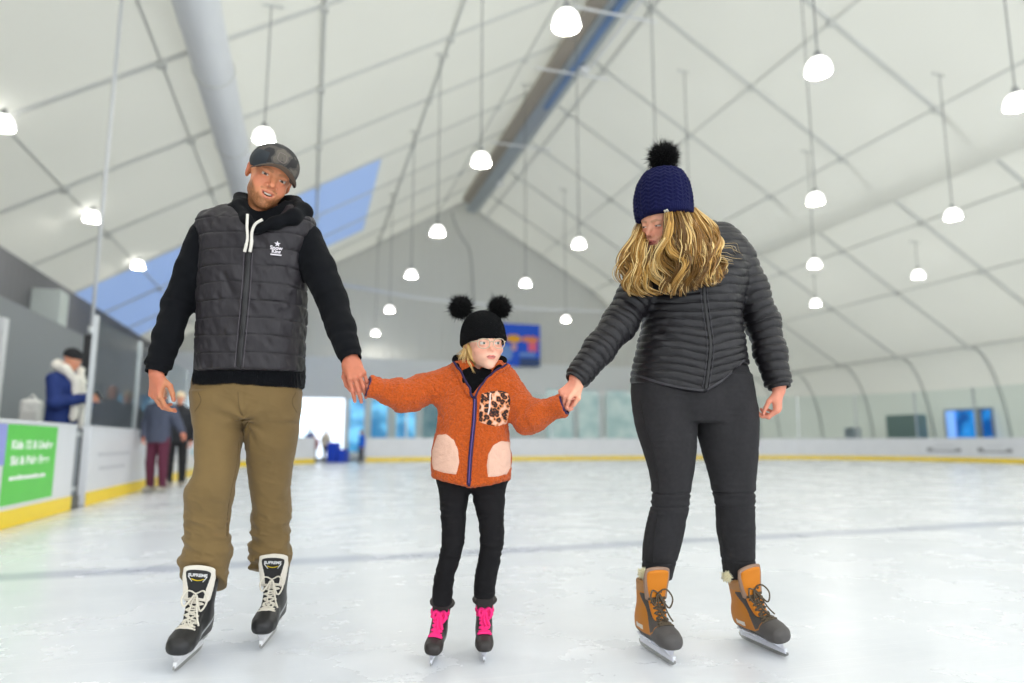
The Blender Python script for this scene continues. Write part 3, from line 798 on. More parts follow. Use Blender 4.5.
def rotm(yaw=0, pitch=0, roll=0):
    """turn about z, nod about x, tilt about y (degrees): head axes as columns"""
    y, p, r = (math.radians(a) for a in (yaw, pitch, roll))
    Rz = np.array([[math.cos(y), -math.sin(y), 0], [math.sin(y), math.cos(y), 0], [0, 0, 1]])
    Rx = np.array([[1, 0, 0], [0, math.cos(p), -math.sin(p)], [0, math.sin(p), math.cos(p)]])
    Ry = np.array([[math.cos(r), 0, math.sin(r)], [0, 1, 0], [-math.sin(r), 0, math.cos(r)]])
    return Ry@Rz@Rx
# ------------------------------------------------------------------ heads
class Head:
    """x = image right when the face looks at the camera, -y = out of the face, z up, eyes at z = 0"""
    def __init__(s, c, R, scale=1.0, kind='man'):
        s.c = np.asarray(c, float); s.R = np.asarray(R, float); s.s = scale; s.k = kind
        s.jaw = {'man': 0.93, 'woman': 0.92, 'child': 0.86}[kind]; s.lid = {'man': 0.0022, 'woman': -0.001, 'child': 0.0035}[kind]; s.lod = {'man': 0.0058, 'woman': 0.006, 'child': 0.0068}[kind]; s.nose = {'man': 1.0, 'woman': 0.85, 'child': 0.62}[kind]
    def loc(s, p): return ((p-A3(s.c))@A3(s.R)/f32(s.s)).astype(f32)
    def world(s, q): return s.c+(np.asarray(q, float)*s.s)@s.R.T
    def sdf(s, p):
        R = 0.19*s.s
        return bounded(p, s.c-R, s.c+R, s._f, 0.04)
    def _f(s, p):
        q = s.loc(p)
        if s.k == 'child':
            q = q.copy(); q[:, 2] = np.where(q[:, 2] < 0, q[:, 2]*1.1, q[:, 2])
        m = q.copy(); m[:, 0] = np.abs(m[:, 0])      # mirrored
        J = s.jaw; Nn = s.nose
        d = ell(m, (0, 0.012, 0.038), (0.076, 0.097, 0.081))
        d = smin(d, ell(m, (0, -0.027, 0.028), (0.064, 0.064, 0.058)), 0.025)
        d = smin(d, ell(m, (0, -0.03, -0.035), (0.063*(0.5+0.5*J), 0.06, 0.06)), 0.03)
        d = smin(d, ell(m, (0, -0.036, -0.072), (0.048*J, 0.051, 0.045)), 0.03)
        d = smin(d, ell(m, (0, -0.073, -0.101), (0.023*J, 0.019, 0.018)), 0.022)
        d = smin(d, sph(m, (0.040*J, -0.006, -0.062), 0.014), 0.03)
        ck = 0.021 if s.k != 'child' else 0.026
        d = smin(d, ell(m, (0.038, -0.060, -0.033), (ck, 0.019, 0.019)), 0.02)
        br = 0.009 if s.k == 'man' else 0.006
        d = smin(d, cone(m, (0.012, -0.086, 0.017), (0.042, -0.075, 0.018), br, br*0.8), 0.014)
        # eyes
        d = smax(d, -ell(m, (0.031, -0.097, -0.001), (0.017, 0.014, 0.010)), 0.012)
        ec = (0.031, -0.0775, -0.001)
        lid = sph(m, ec, 0.0143)
        up = smax(lid, -(m[:, 2]-f32(s.lid)-(m[:, 0]-f32(0.031))*f32(0.06)), 0.002)
        dn = smax(lid, (m[:, 2]+f32(s.lod)), 0.002)
        d = smin(d, np.minimum(up, dn), 0.006)
        d = np.minimum(d, sph(m, ec, 0.0126))
        # nose
        ns = chain(m, [(0, -0.086, 0.008), (0, -0.086-0.012*Nn, -0.014), (0, -0.090-0.021*Nn, -0.031)], [0.0075, 0.0085*Nn, 0.0105*Nn], 0.006)
        ns = smin(ns, sph(m, (0.0125*Nn, -0.088-0.010*Nn, -0.0355), 0.0082*Nn), 0.007)
        d = smin(d, ns, 0.010)
        d = smax(d, -sph(m, (0.0068*Nn, -0.090-0.0165*Nn, -0.0435), 0.0038*Nn), 0.003)
        # mouth
        d = smin(d, ell(m, (0, -0.076, -0.060), (0.030, 0.020, 0.024)), 0.02)
        if s.k == 'man':     # open smile
            mm = m.copy(); mm[:, 2] -= 8.5*m[:, 0]**2
            d = smax(d, -ell(mm, (0, -0.094, -0.0670), (0.0255, 0.016, 0.0085)), 0.004)
            d = np.minimum(d, chain(mm, [(0, -0.0885, -0.0625), (0.012, -0.0865, -0.0625), (0.021, -0.080, -0.0625)], [0.0052, 0.005, 0.0042]))
            d = smin(d, chain(m, [(0, -0.0965, -0.0565), (0.012, -0.0945, -0.0555), (0.029, -0.0820, -0.0500)], [0.0036, 0.0036, 0.003], 0.002), 0.005)
            d = smin(d, chain(m, [(0, -0.0955, -0.0775), (0.013, -0.0925, -0.0748), (0.028, -0.0820, -0.0530)], [0.0050, 0.0046, 0.003], 0.003), 0.006)
            d = smin(d, ell(m, (0.042, -0.066, -0.045), (0.013, 0.012, 0.016)), 0.012)
        else:
            o = 0.0018 if s.k == 'child' else 0.0012
            w = 0.0195 if s.k == 'child' else 0.023; lk = 1.3 if s.k == 'child' else 1.0
            d = smax(d, -ell(m, (0, -0.101, -0.0648), (w*0.8, 0.012, o)), 0.003)
            d = smin(d, chain(m, [(0, -0.0980, -0.0612), (0.007, -0.0985, -0.0595), (w, -0.0855, -0.0625)], [0.0036*lk, 0.0042*lk, 0.0022], 0.003), 0.005)
            d = smin(d, chain(m, [(0, -0.0970, -0.0700), (0.010, -0.0950, -0.0690), (w, -0.0855, -0.0640)], [0.0052*lk, 0.0044*lk, 0.002], 0.003), 0.005)
        # ears
        er = ell(m, (0.0765, 0.014, -0.004), (0.0090, 0.018, 0.028), rotm(-18, 0, 8).T if False else rotm(20, 0, 8))
        er = smax(er, -ell(m, (0.0845, 0.008, -0.002), (0.006, 0.0095, 0.016)), 0.005)
        d = smin(d, er, 0.010)
        return d*f32(s.s)
    def color(s, p, base, eye=(96, 110, 120), beard=None, brow=(104, 76, 52), lips=(196, 96, 88), gaze=(0, -1, 0)):
        q = s.loc(p); q = q.copy()
        if s.k == 'child': q[:, 2] = np.where(q[:, 2] < 0, q[:, 2]*1.1, q[:, 2])
        m = q.copy(); m[:, 0] = np.abs(m[:, 0])
        C = np.tile(lin(base), (len(p), 1)).astype(f32)
        def mix(c, w): 
            nonlocal C
            w = np.clip(w, 0, 1)[:, None]; C = C*(1-w)+lin(c)*w
        red = np.clip(1-ell(m, (0.04, -0.075, -0.028), (0.022, 0.03, 0.018))/0.016, 0, 1)*0.34+np.clip(1-sph(m, (0, -0.105, -0.032), 0.012)/0.012, 0, 1)*0.34
        mix((206, 106, 84), red)
        mix((208, 112, 92), np.clip((m[:, 0]-0.074)/0.006, 0, 1)*0.5)
        C *= (1+0.05*vnoise(q, 90.0, 3))[:, None]
        ft = (q[:, 1] < -0.04)
        if beard is not None:
            cheek = -0.034-0.036*np.clip((0.062-m[:, 0])/0.026, 0, 1)+0.020*np.clip((0.034-m[:, 0])/0.010, 0, 1)
            w = np.clip((cheek-m[:, 2])/0.012, 0, 1)*np.clip((0.035-q[:, 1])/0.02, 0, 1)*np.clip((q[:, 2]+0.138)/0.02, 0, 1)
            side = np.clip((m[:, 0]-0.058)/0.006, 0, 1)*np.clip((-0.004-np.abs(q[:, 1]-0.0))/0.01+1.2, 0, 1)*(m[:, 2] < 0.03)
            w = np.maximum(w, side*0.8)
            mous = np.clip(1-np.abs(m[:, 2]+0.0495-0.10*m[:, 0]*0)/0.006, 0, 1)*(m[:, 0] < 0.03)*ft
            w = np.maximum(w, mous*0.85)
            bare = np.clip(1-ell(m, (0, -0.094, -0.066), (0.030, 0.02, 0.016))/0.006, 0, 1); w = w*(1-bare)
            soul = np.clip(1-np.abs(m[:, 2]+0.088)/0.012, 0, 1)*(m[:, 0] < 0.008)*ft; w = np.maximum(w, soul*0.7)
            w = w*(0.78+0.3*vnoise(q, 260, 5))
            mix(beard, w*0.82)
        ml = m.copy(); ml[:, 1] = 0
        if s.k == 'man': ml[:, 2] -= 8.5*m[:, 0]**2
        zu, zl, wl = (-0.0572, -0.0775, 0.022) if s.k == 'man' else (-0.0600, -0.0695, 0.0235 if s.k == 'woman' else 0.0185); rl = 0.62 if s.k == 'man' else (1.0 if s.k == 'woman' else 0.9)
        lp = np.clip(1-chain(ml, [(0, 0, zu), (0.008, 0, zu+0.0012), (wl, 0, -0.0635)], [0.0034*rl, 0.0034*rl, 0.0012])/0.0018, 0, 1)
        lp = np.maximum(lp, np.clip(1-chain(ml, [(0, 0, zl), (0.011, 0, zl+0.0006), (wl, 0, -0.0640)], [0.0044*rl, 0.0040*rl, 0.0012])/0.0018, 0, 1))*(q[:, 1] < -0.07)
        mix(lips, lp*0.85*ft)
        if s.k == 'man':
            mm = m.copy(); mm[:, 2] -= 8.5*m[:, 0]**2
            cav = (ell(mm, (0, -0.091, -0.0670), (0.0250, 0.018, 0.0078)) < 0.0012) & (m[:, 0] < 0.0185) & (q[:, 1] > -0.0935)
            mix((110, 40, 36), cav*0.9)
            th = np.clip(1-chain(mm, [(0, -0.0885, -0.0625), (0.012, -0.0865, -0.0625), (0.021, -0.080, -0.0625)], [0.0052, 0.005, 0.0042])/0.001, 0, 1)*(mm[:, 2] < -0.0590)
            mix((244, 238, 226), th)
        else:
            mix((92, 36, 36), (np.abs(m[:, 2]+0.0648) < (0.0017 if s.k == 'child' else 0.0012))*(m[:, 0] < 0.018)*(q[:, 1] < -0.080)*0.85)
        mf = m.copy(); mf[:, 1] = 0
        bw = np.clip(1-chain(mf, [(0.014, 0, 0.0160), (0.030, 0, 0.0195), (0.045, 0, 0.0165)], [0.0034, 0.0032, 0.0016])/0.003, 0, 1)*ft*(q[:, 1] < -0.055)
        mix(brow, bw*(0.42 if s.k == 'man' else 0.45))
        ec = np.array([0.031, -0.0775, -0.001])
        de = sph(m, ec, 0.0126)
        on = np.clip(1-np.abs(de)/0.0012, 0, 1)*(m[:, 2] < s.lid+0.0005+(m[:, 0]-0.031)*0.06)*(m[:, 2] > -s.lod-0.0002)*(q[:, 1] < -0.08)
        mix((206, 190, 178) if s.k == 'man' else (222, 212, 204), on)
        g = nrm(gaze); v = q-np.stack([np.sign(q[:, 0])*ec[0], np.full(len(q), ec[1]), np.full(len(q), ec[2])], 1); v /= np.linalg.norm(v, axis=1)[:, None]+1e-9
        ca = v@g
        mix(eye, on*np.clip((ca-0.868)/0.03, 0, 1)); mix((18, 16, 16), on*np.clip((ca-0.962)/0.01, 0, 1))
        lash = np.clip(1-np.abs(m[:, 2]-s.lid-0.0007-(m[:, 0]-0.031)*0.06)/0.0016, 0, 1)*(np.abs(de) < 0.0030)*(q[:, 1] < -0.079)
        mix((58, 40, 32), lash*0.85)
        return np.clip(C, 0, 1)
# ------------------------------------------------------------------ hands
FL = [(0.044, 0.027, 0.022), (0.049, 0.030, 0.023), (0.045, 0.028, 0.022), (0.034, 0.021, 0.019)]
FR = [(0.0092, 0.0084, 0.0075, 0.0066), (0.0094, 0.0086, 0.0077, 0.0068), (0.0090, 0.0082, 0.0073, 0.0064), (0.0080, 0.0072, 0.0064, 0.0056)]
FX = [0.030, 0.0095, -0.0115, -0.0305]; FY = [0.092, 0.096, 0.092, 0.083]
class Hand:
    """x toward the thumb, y along the fingers, z out of the back of the hand; curls per finger: three bends in degrees"""
    def __init__(s, o, x, y, z, scale, curls, spread=(6, 1, -3, -8), thumb=((0.55, 0.75, -0.35), (0.25, 0.9, -0.3), (0.05, 0.95, -0.3)), wrist=None, wr=0.027):
        y = nrm(y); z = nrm(np.asarray(z, float)-np.dot(z, y)*y); xx = np.cross(y, z); xx = xx if np.dot(xx, np.asarray(x, float)) > 0 else -xx
        s.R = np.stack([xx, y, z], 1); s.o = np.asarray(o, float); s.s = scale
        s.f = []
        for i in range(4):
            p = np.array([FX[i], FY[i], 0.002-0.003*abs(i-1.4)]); a = 0.0; sp = math.radians(spread[i]); pts = [p]
            for L, c in zip(FL[i], curls[i]):
                a += math.radians(c); dirv = np.array([math.sin(sp)*math.cos(a), math.cos(sp)*math.cos(a), -math.sin(a)])
                p = p+dirv*L; pts.append(p)
            s.f.append((pts, FR[i]))
        p = np.array([0.020, 0.018, -0.010]); pts = [p]
        for L, dv in zip((0.046, 0.034, 0.027), thumb): p = p+nrm(dv)*L; pts.append(p)
        s.t = (pts, (0.0150, 0.0115, 0.0098, 0.0078))
        s.w = None if wrist is None else np.asarray(wrist, float); s.wr = wr
        allp = np.vstack([np.array(q) for q, _ in s.f]+[np.array(pts), [[0, -0.03, 0]]])
        w = s.world(allp); s.lo = w.min(0)-0.022*scale; s.hi = w.max(0)+0.022*scale
    def world(s, q): return s.o+(np.asarray(q, float)*s.s)@s.R.T
    def sdf(s, p): return bounded(p, s.lo, s.hi, s._f, 0.03)
    def _f(s, p):
        q = ((p-A3(s.o))@A3(s.R)/f32(s.s)).astype(f32)
        d = rbox(q, (0, 0.046, -0.003), (0.036, 0.044, 0.0135), None, 0.012)
        d = smin(d, ell(q, (0.022, 0.035, -0.010), (0.018, 0.032, 0.015)), 0.012)
        d = smin(d, ell(q, (-0.026, 0.035, -0.009), (0.013, 0.034, 0.013)), 0.010)
        w = q.copy(); w[:, 2] = w[:, 2]*1.3
        d = smin(d, cone(w, (0, -0.03, 0), (0, 0.02, -0.002), s.wr, 0.026), 0.02)
        for i in range(4):
            d = smin(d, cone(q, (FX[i]*0.55, 0.03, 0.003), (FX[i], FY[i], 0.0035), 0.007, 0.0092), 0.010)
        for pts, r in s.f:
            fd = chain(q, pts, r, 0.003)
            for j in (0, 1): fd = smin(fd, sph(q, np.asarray(pts[j])+np.array([0, 0, 0.0012]), r[j]*1.05), 0.004)
            d = smin(d, fd, 0.0045)
        td = chain(q, s.t[0], s.t[1], 0.004)
        d = smin(d, td, 0.008)
        return d*f32(s.s)
    def color(s, p, C, tip=(222, 132, 112)):
        q = (p-A3(s.o))@A3(s.R)/f32(s.s)
        w = np.zeros(len(p)); nail = np.zeros(len(p))
        for pts, r in s.f+[s.t]:
            w = np.maximum(w, np.clip(1-sph(q, pts[-1], 0.012)/0.008, 0, 1)*0.45)
            w = np.maximum(w, np.clip(1-sph(q, pts[1], 0.008)/0.008, 0, 1)*0.35)
            t = np.asarray(pts[-1]); dv = nrm(np.asarray(pts[-1])-np.asarray(pts[-2])); up = np.array([0, 0, 1.0]); up = nrm(up-np.dot(up, dv)*dv)
            nail = np.maximum(nail, np.clip(1-sph(q, t+up*r[-1]+dv*0.001, 0.0045)/0.002, 0, 1))
        w = w[:, None]; C = C*(1-w)+lin(tip)*w
        nail = nail[:, None]*0.5; C = C*(1-nail)+lin((238, 190, 176))*nail
        return C
# ------------------------------------------------------------------ things laid on a surface
def bvh_of(o):
    me = o.data; n = len(me.vertices); v = np.empty(n*3, f32); me.vertices.foreach_get('co', v)
    v = v.reshape(-1, 3)
    return BVHTree.FromPolygons([tuple(x) for x in v.tolist()], [tuple(p.vertices) for p in me.polygons])
def cast(bvh, base, p, lift=0.0):
    """p: point in the camera-aligned frame; move along the sight line onto the surface, lifted toward the outside"""
    o = Vector(np.array([0, 0, CAMH])-base); t = Vector(np.asarray(p)-base); d = (t-o).normalized()
    h, n, i, dist = bvh.ray_cast(o, d, 20)
    if h is None:
        h, n, i, dist = bvh.find_nearest(t)
    if n.dot(d) > 0: n = -n
    return np.array(h+n*lift), np.array(n)
def lay_strip(name, bvh, base, px, d, width, thick, m, parent, n=60, lift=0.0):
    """a flat band laid on the surface along pixels px"""
    pts = smooth_path([P(x, y, d) for x, y in px], n)
    H = []; Nn = []
    for p in pts:
        h, nn = cast(bvh, base, p, lift); H.append(h); Nn.append(nn)
    H = np.array(H); Nn = np.array(Nn)
    ker = np.ones(5)/5
    for c in range(3):
        H[:, c] = np.convolve(np.pad(H[:, c], 2, 'edge'), ker, 'valid'); Nn[:, c] = np.convolve(np.pad(Nn[:, c], 2, 'edge'), ker, 'valid')
    T = np.gradient(H, axis=0); T /= np.linalg.norm(T, axis=1)[:, None]; Nn /= np.linalg.norm(Nn, axis=1)[:, None]
    S_ = np.cross(T, Nn); V = []; F = []
    k = 8
    for i in range(n):
        for j in range(k):
            a = 2*PI*j/k+PI/8
            V.append(H[i]+S_[i]*np.sign(math.cos(a))*abs(math.cos(a))**0.5*width/2+Nn[i]*np.sign(math.sin(a))*abs(math.sin(a))**0.5*thick)
    for i in range(n-1):
        for j in range(k):
            q = (j+1) % k; F.append((i*k+j, i*k+q, (i+1)*k+q, (i+1)*k+j))
    me = bpy.data.meshes.new(name); me.from_pydata([tuple(v) for v in V], [], F+[tuple(range(k-1, -1, -1)), tuple((n-1)*k+j for j in range(k))])
    return link(name, me, m, parent, True)
def lay_patch(name, bvh, base, poly, d, thick, m, parent, rings=14, col=None, na=72):
    """a puffed patch with outline poly (pixels) laid on the surface"""
    poly = np.asarray(poly, float); q = np.vstack([poly, poly[:1]])
    L = np.concatenate([[0], np.cumsum(np.linalg.norm(np.diff(q, axis=0), axis=1))]); t = np.linspace(0, L[-1], na, endpoint=False)
    B = np.stack([np.interp(t, L, q[:, 0]), np.interp(t, L, q[:, 1])], 1); c = poly.mean(0)
    V = []; F = []; PX = []
    for r in range(rings+1):
        s = r/rings
        for b in B:
            x, y = c+(b-c)*max(s, 0.001)
            lift = thick*(1-max(0, (s-0.8)/0.2)**2)-0.001
            h, n = cast(bvh, base, P(x, y, d), lift); V.append(h); PX.append((x, y))
    for r in range(rings):
        for j in range(na):
            k = (j+1) % na; F.append((r*na+j, (r+1)*na+j, (r+1)*na+k, r*na+k))
    me = np_mesh(name, np.array(V), np.array(F), None if col is None else col(np.array(PX)))
    return link(name, me, m, parent, True)
def fur_ball(name, c, r, n, m, parent, base, seed=1, squash=1.0, inner=0.35, width=0.0035, droop=0.0):
    """a pompom of tapering hair tufts"""
    g = np.random.default_rng(seed); V = []; F = []
    c = np.asarray(c, float)-base
    for i in range(n):
        v = g.normal(size=3); v /= np.linalg.norm(v); L = r*g.uniform(0.78, 1.12); side = nrm(np.cross(v, g.normal(size=3)))
        bend = g.normal(size=3)*0.22*r; bend[2] -= droop*r
        p = [c+v*r*inner, c+v*L*0.7+bend*0.35, c+v*L*np.array([1, 1, squash])+bend]
        b = len(V); up = np.cross(v, side)
        for k, (q, w) in enumerate(zip(p, (width, width*0.8, 0.0))):
            if k < 2: V += [q+side*w, q-side*w*0.5+up*w*0.87, q-side*w*0.5-up*w*0.87]
            else: V.append(q)
        for k in range(3):
            j = (k+1) % 3; F += [(b+k, b+j, b+3+j, b+3+k), (b+3+k, b+3+j, b+6)]
    # a solid core so that nothing shows through
    bm = bmesh.new(); bmesh.ops.create_icosphere(bm, subdivisions=3, radius=r*0.66, matrix=Matrix.Translation(Vector(c)))
    b = len(V); V += [np.array(v.co) for v in bm.verts]; F += [tuple(b+v.index for v in f.verts) for f in bm.faces]; bm.free()
    me = bpy.data.meshes.new(name); me.from_pydata([tuple(v) for v in V], [], F)
    return link(name, me, m, parent, True)
m_skin = mat('skin', (224, 160, 130), 0.5, spec=0.4, vcol=True, sss=0.06, bump=(900, 0.12, 'noise'), bump_dist=0.001)
# ================================================================== SKATES
def G(px, py):
    X, Z = ray(px, py); return P(px, py, -CAMH/Z)
m_blade = mat('blade_steel', (176, 176, 172), 0.25, metal=0.9)
m_holder = mat('holder_white', (230, 231, 234), 0.3)
m_holderclear = mat('holder_clear_white', (224, 226, 236), 0.25, coat=0.3)
FOOT = table([(-.137, 0, .105, .010, .018), (-.128, 0, .106, .028, .042), (-.09, 0, .110, .037, .055), (-.04, 0, .112, .036, .057), (.02, 0, .106, .039, .051), (.07, 0, .096, .046, .042), (.11, 0, .089, .048, .037), (.145, 0, .084, .040, .030), (.163, 0, .081, .020, .016)], 120)
SHAFT = table([(.09, 0, -.055, .036, .066), (.15, 0, -.055, .040, .068), (.20, 0, -.050, .044, .062), (.25, 0, -.044, .048, .060), (.275, 0, -.041, .050, .060)], 80)
TONG = table([(.13, 0, .050, .024, .02), (.17, 0, .026, .029, .018), (.21, 0, .014, .033, .015), (.25, 0, .016, .042, .013), (.29, 0, .026, .047, .012), (.322, 0, .038, .044, .011)], 80)
TONGW = table([(.20, 0, .022, .045, .015), (.25, 0, .025, .053, .013), (.29, 0, .034, .058, .012), (.336, 0, .046, .054, .010)], 80)
def boot_f(p):
    q = p.copy()
    d = loft(q, FOOT, 1, 2.4, 0.01)
    d = smin(d, loft(q, SHAFT, 2, 2.2, 0.012), 0.035)
    d = smax(d, 0.056-q[:, 2], 0.008)
    # opening at the top
    d = smax(d, -ell(q, (0, -0.04, 0.285), (0.040, 0.050, 0.035)), 0.006)
    return d
def tong_f(p): return loft(p, TONG, 2, 3.2, 0.014)
def liner_f(p): return loft(p, TONGW, 2, 3.2, 0.016)
def holder_f(p, solid_plate=False):
    x = np.abs(p[:, 0]); y = p[:, 1]; z = p[:, 2]
    wid = 0.006+np.clip((z-0.030)/0.028, 0, 1)**1.5*0.022
    def box2(cy, cz, hy, hz):
        a = np.abs(y-cy)-hy; b = np.abs(z-cz)-hz
        return np.sqrt(np.maximum(a, 0)**2+np.maximum(b, 0)**2)+np.minimum(np.maximum(a, b), 0)
    o = box2(0.006, 0.027, 0.142, 0.010)
    if solid_plate:
        o = smin(o, box2(0.0, 0.046, 0.118, 0.016), 0.02)
        o = smax(o, -(np.sqrt(((y-0.01)/0.040)**2+((z-0.045)/0.0075)**2)-1)*0.0075, 0.003)
    else:
        o = smin(o, box2(0.085, 0.046, 0.040, 0.016), 0.018); o = smin(o, box2(-0.078, 0.046, 0.036, 0.016), 0.018)
        o = smax(o, -(np.sqrt(((y-0.09)/0.020)**2+((z-0.046)/0.0065)**2)-1)*0.0065, 0.002)
    return smax(smax(o, x-wid, 0.004), z-0.060, 0.003).astype(f32)
def lace_net(n, w, r, over, rand, bow=True, flat=1.0, bars=True):
    """laces crossing the throat: list of point lists in skate coordinates"""
    out = []
    def eye(t, sgn, ww): return np.array([sgn*ww*(1.0-0.12*t), 0.088-0.075*t-0.022*t*(t > 0.6), 0.128+0.115*t])
    ts = np.linspace(0.0, 1.0, n)
    for i, t in enumerate(ts):
        if bars and i < n:
            a, b = eye(t, -1, w), eye(t, 1, w); out.append([a, (a+b)/2+np.array([0, 0.004, 0.004]), b])
        if i < n-1:
            for s in (-1, 1):
                a, b = eye(t, s, w*0.85), eye(ts[i+1], -s, w*0.85); out.append([a, (a*0.6+b*0.4), (a*0.3+b*0.7), b])
    return out
def skate(name, label, back, tip, scale, parent, base, m_boot, boot_col, lace_m, lace_r, m_tongue, lean=0.0, pitch=0.0, style='hockey', n=7, h=0.0026, swing=0.0):
    """back and tip: ground points of the blade in the camera-aligned frame"""
    t = np.asarray(tip)-np.asarray(back); t[2] = 0; yv = nrm(t)
    o = np.asarray(tip)-yv*0.148*scale
    z = nrm(np.array([lean*yv[1]*-1, lean*yv[0], 1.0])); z = nrm(np.array([0, 0, 1.0])+lean*np.cross([0, 0, 1.0], yv)*-1)
    x = np.cross(yv, z); x = nrm(x); z = np.cross(x, yv)
    M = frame(o-base, x*scale, yv*scale, z*scale)
    V, F = surface(boot_f, (-0.075, -0.16, 0.045), (0.075, 0.185, 0.30), h)
    c = boot_col(V) if boot_col else None
    me = np_mesh(name, V, F, c); b = link(name, me, m_boot, parent, True); b.matrix_local = M
    if label: b['label'] = label
    V, F = surface(tong_f, (-0.06, -0.03, 0.11), (0.06, 0.09, 0.345), h)
    me = np_mesh('tongue', V, F); link('tongue', me, m_tongue, b, True)
    V, F = surface(lambda p: holder_f(p, style != 'hockey'), (-0.045, -0.15, 0.01), (0.045, 0.165, 0.068), h*0.8)
    link('blade_holder', np_mesh('blade_holder', V, F), m_holder if style == 'hockey' else m_holderclear, b, True)
    MB().prism([(-0.150, 0.012), (-0.135, 0.003), (-0.10, 0.0005), (0.09, 0.0005), (0.135, 0.004), (0.155, 0.014), (0.157, 0.024), (-0.150, 0.024)], 'x', -0.0022, 0.0022).build('blade', m_blade, b)
    tot = lambda p: np.minimum(boot_f(p), tong_f(p))
    mb = MB(); g = np.random.default_rng(int(abs(o[0])*1e4) % 9973)
    for L in lace_net(n, 0.033, lace_r, 0, g, bars=True):
        q = smooth_path(L, 14).astype(f32)
        q[1:-1] += g.normal(size=q[1:-1].shape).astype(f32)*0.0009
        for _ in range(4):
            nn = grad(tot, q, 0.001); q = (q-nn*(tot(q)-f32(lace_r*0.7))[:, None]).astype(f32)
        mb.tube(q, lace_r, 6, flat=0.7, up=(0, 0.5, 1))
    # bow: two loops and two ends falling over the instep
    top = np.array([0.0, 0.022, 0.236])
    loops = [[(0, 0, 0), (-.030, .020, .012), (-.048, .034, -.020), (-.030, .034, -.052), (-.004, .010, -.004)], [(0, 0, 0), (.028, .020, .010), (.040, .030, -.016), (.026, .034, -.040), (.004, .010, -.004)],
             [(0, .004, 0), (-.012, .022, -.030), (-.026, .040, -.075), (-.038, .052, -.098)], [(0, .004, 0), (.006, .024, -.034), (.004, .044, -.070), (-.008, .064, -.094)]]
    for L in loops:
        q = smooth_path([top+np.array(v)*(1.0 if style != 'kid' else 0.75) for v in L], 26).astype(f32)
        dd = tot(q); nn = grad(tot, q, 0.001); push = np.maximum(f32(lace_r+0.001)-dd, 0); q = q+nn*push[:, None]
        mb.tube(q, lace_r*0.95, 6, flat=0.7, up=(0, 0.5, 1))
    mb.build('laces', lace_m, b, True)
    return b
# ================================================================== THE MAN
def person_root(label, px, py, group=None):
    g = G(px, py); w = np.array([CP*g[0]+SP*g[1], -SP*g[0]+CP*g[1], 0.0])
    t = empty('person', tuple(w), -PSI); tag(t, label, 'person', group)
    return t, np.array([g[0], g[1], 0.0])
man, MBASE = person_root('man in a grey camouflage cap, charcoal quilted vest and tan trousers on skates', 225, 655)
m_hoodie = mat('hoodie_black', (8, 10, 15), 0.9, sheen=0.02, spec=0.2, bump=(500, 0.25, 'noise'), bump_dist=0.002)
m_vest = mat('vest_charcoal', (66, 62, 67), 0.5, vcol=True, spec=0.35, bump=(60, 0.35, 'noise'), bump_dist=0.006, stretch=(1, 1, 0.35))
m_trous = mat('trousers_tan', (118, 95, 54), 0.8, vary=0.06, vary_scale=14, bump=(700, 0.25, 'noise'), bump_dist=0.002, sheen=0.1)
m_cap = mat('cap_camo', (74, 70, 66), 0.8, vcol=True, bump=(600, 0.25, 'noise'), bump_dist=0.002)
m_cord = mat('cord_white', (226, 222, 212), 0.7, bump=(900, 0.3, 'noise'), bump_dist=0.001)
m_zip = mat('zip_black', (24, 23, 25), 0.5)
m_logo = mat('logo_thread', (222, 216, 222), 0.6)
# joints (camera-aligned)
sR, eR, wR = P(206, 236, 2.63), P(178, 304, 2.61), P(158, 366, 2.54)
sL, eL, wL = P(306, 240, 2.64), P(332, 300, 2.60), P(349.5, 354, 2.50)
mh = Head(P(269.6, 177.6, 2.56), rotm(35, 9, 18), 1.06, 'man')
hR = Hand(P(156.0, 374.5, 2.53), (0.94, -0.3, 0), (0.02, 0.10, -1), (-0.5, -0.86, 0.02), 0.90, [(24, 30, 18), (32, 36, 22), (38, 42, 25), (44, 46, 28)], thumb=((0.62, 0.66, -0.42), (0.16, 0.95, -0.25), (-0.02, 0.98, -0.2)))
hL = Hand(P(350.0, 359.5, 2.49), (-0.9, 0.0, -0.35), (0.42, -0.40, -0.81), (0.15, -0.90, 0.40), 0.92, [(34, 22, 14), (32, 24, 14), (32, 26, 16), (34, 28, 18)], spread=(2, 0, -2, -5), thumb=((0.5, 0.7, -0.8), (0.0, 0.8, -0.6), (-0.3, 0.8, -0.4)))
mneck = (mh.world((0, 0.022, -0.07)), P(263, 222, 2.63))
def man_body(p):
    d = smin(mh.sdf(p), cone(p, mneck[0], mneck[1], 0.048, 0.058), 0.025)
    d = smin(d, chain(p, [P(262, 228, 2.64), P(256, 300, 2.67), P(250, 375, 2.69)], [0.085, 0.085, 0.085]), 0.05)
    d = smin(d, chain(p, [P(262, 232, 2.64), sR, eR, wR, hR.world((0, 0.0, 0))], [0.06, 0.045, 0.037, 0.026, 0.025], 0.02), 0.02)
    d = smin(d, chain(p, [P(262, 232, 2.64), sL, eL, wL, hL.world((0, 0.0, 0))], [0.06, 0.045, 0.037, 0.026, 0.025], 0.02), 0.02)
    d = smin(d, chain(p, [P(248, 390, 2.69), P(216, 425, 2.68), P(209, 493, 2.63), P(205, 535, 2.65)], [0.07, 0.05, 0.045, 0.035]), 0.03)
    d = smin(d, chain(p, [P(252, 390, 2.71), P(272, 425, 2.73), P(270, 490, 2.81), P(269, 530, 2.87)], [0.07, 0.05, 0.045, 0.035]), 0.03)
    d = smin(d, hR.sdf(p), 0.008); d = smin(d, hL.sdf(p), 0.008)
    return d
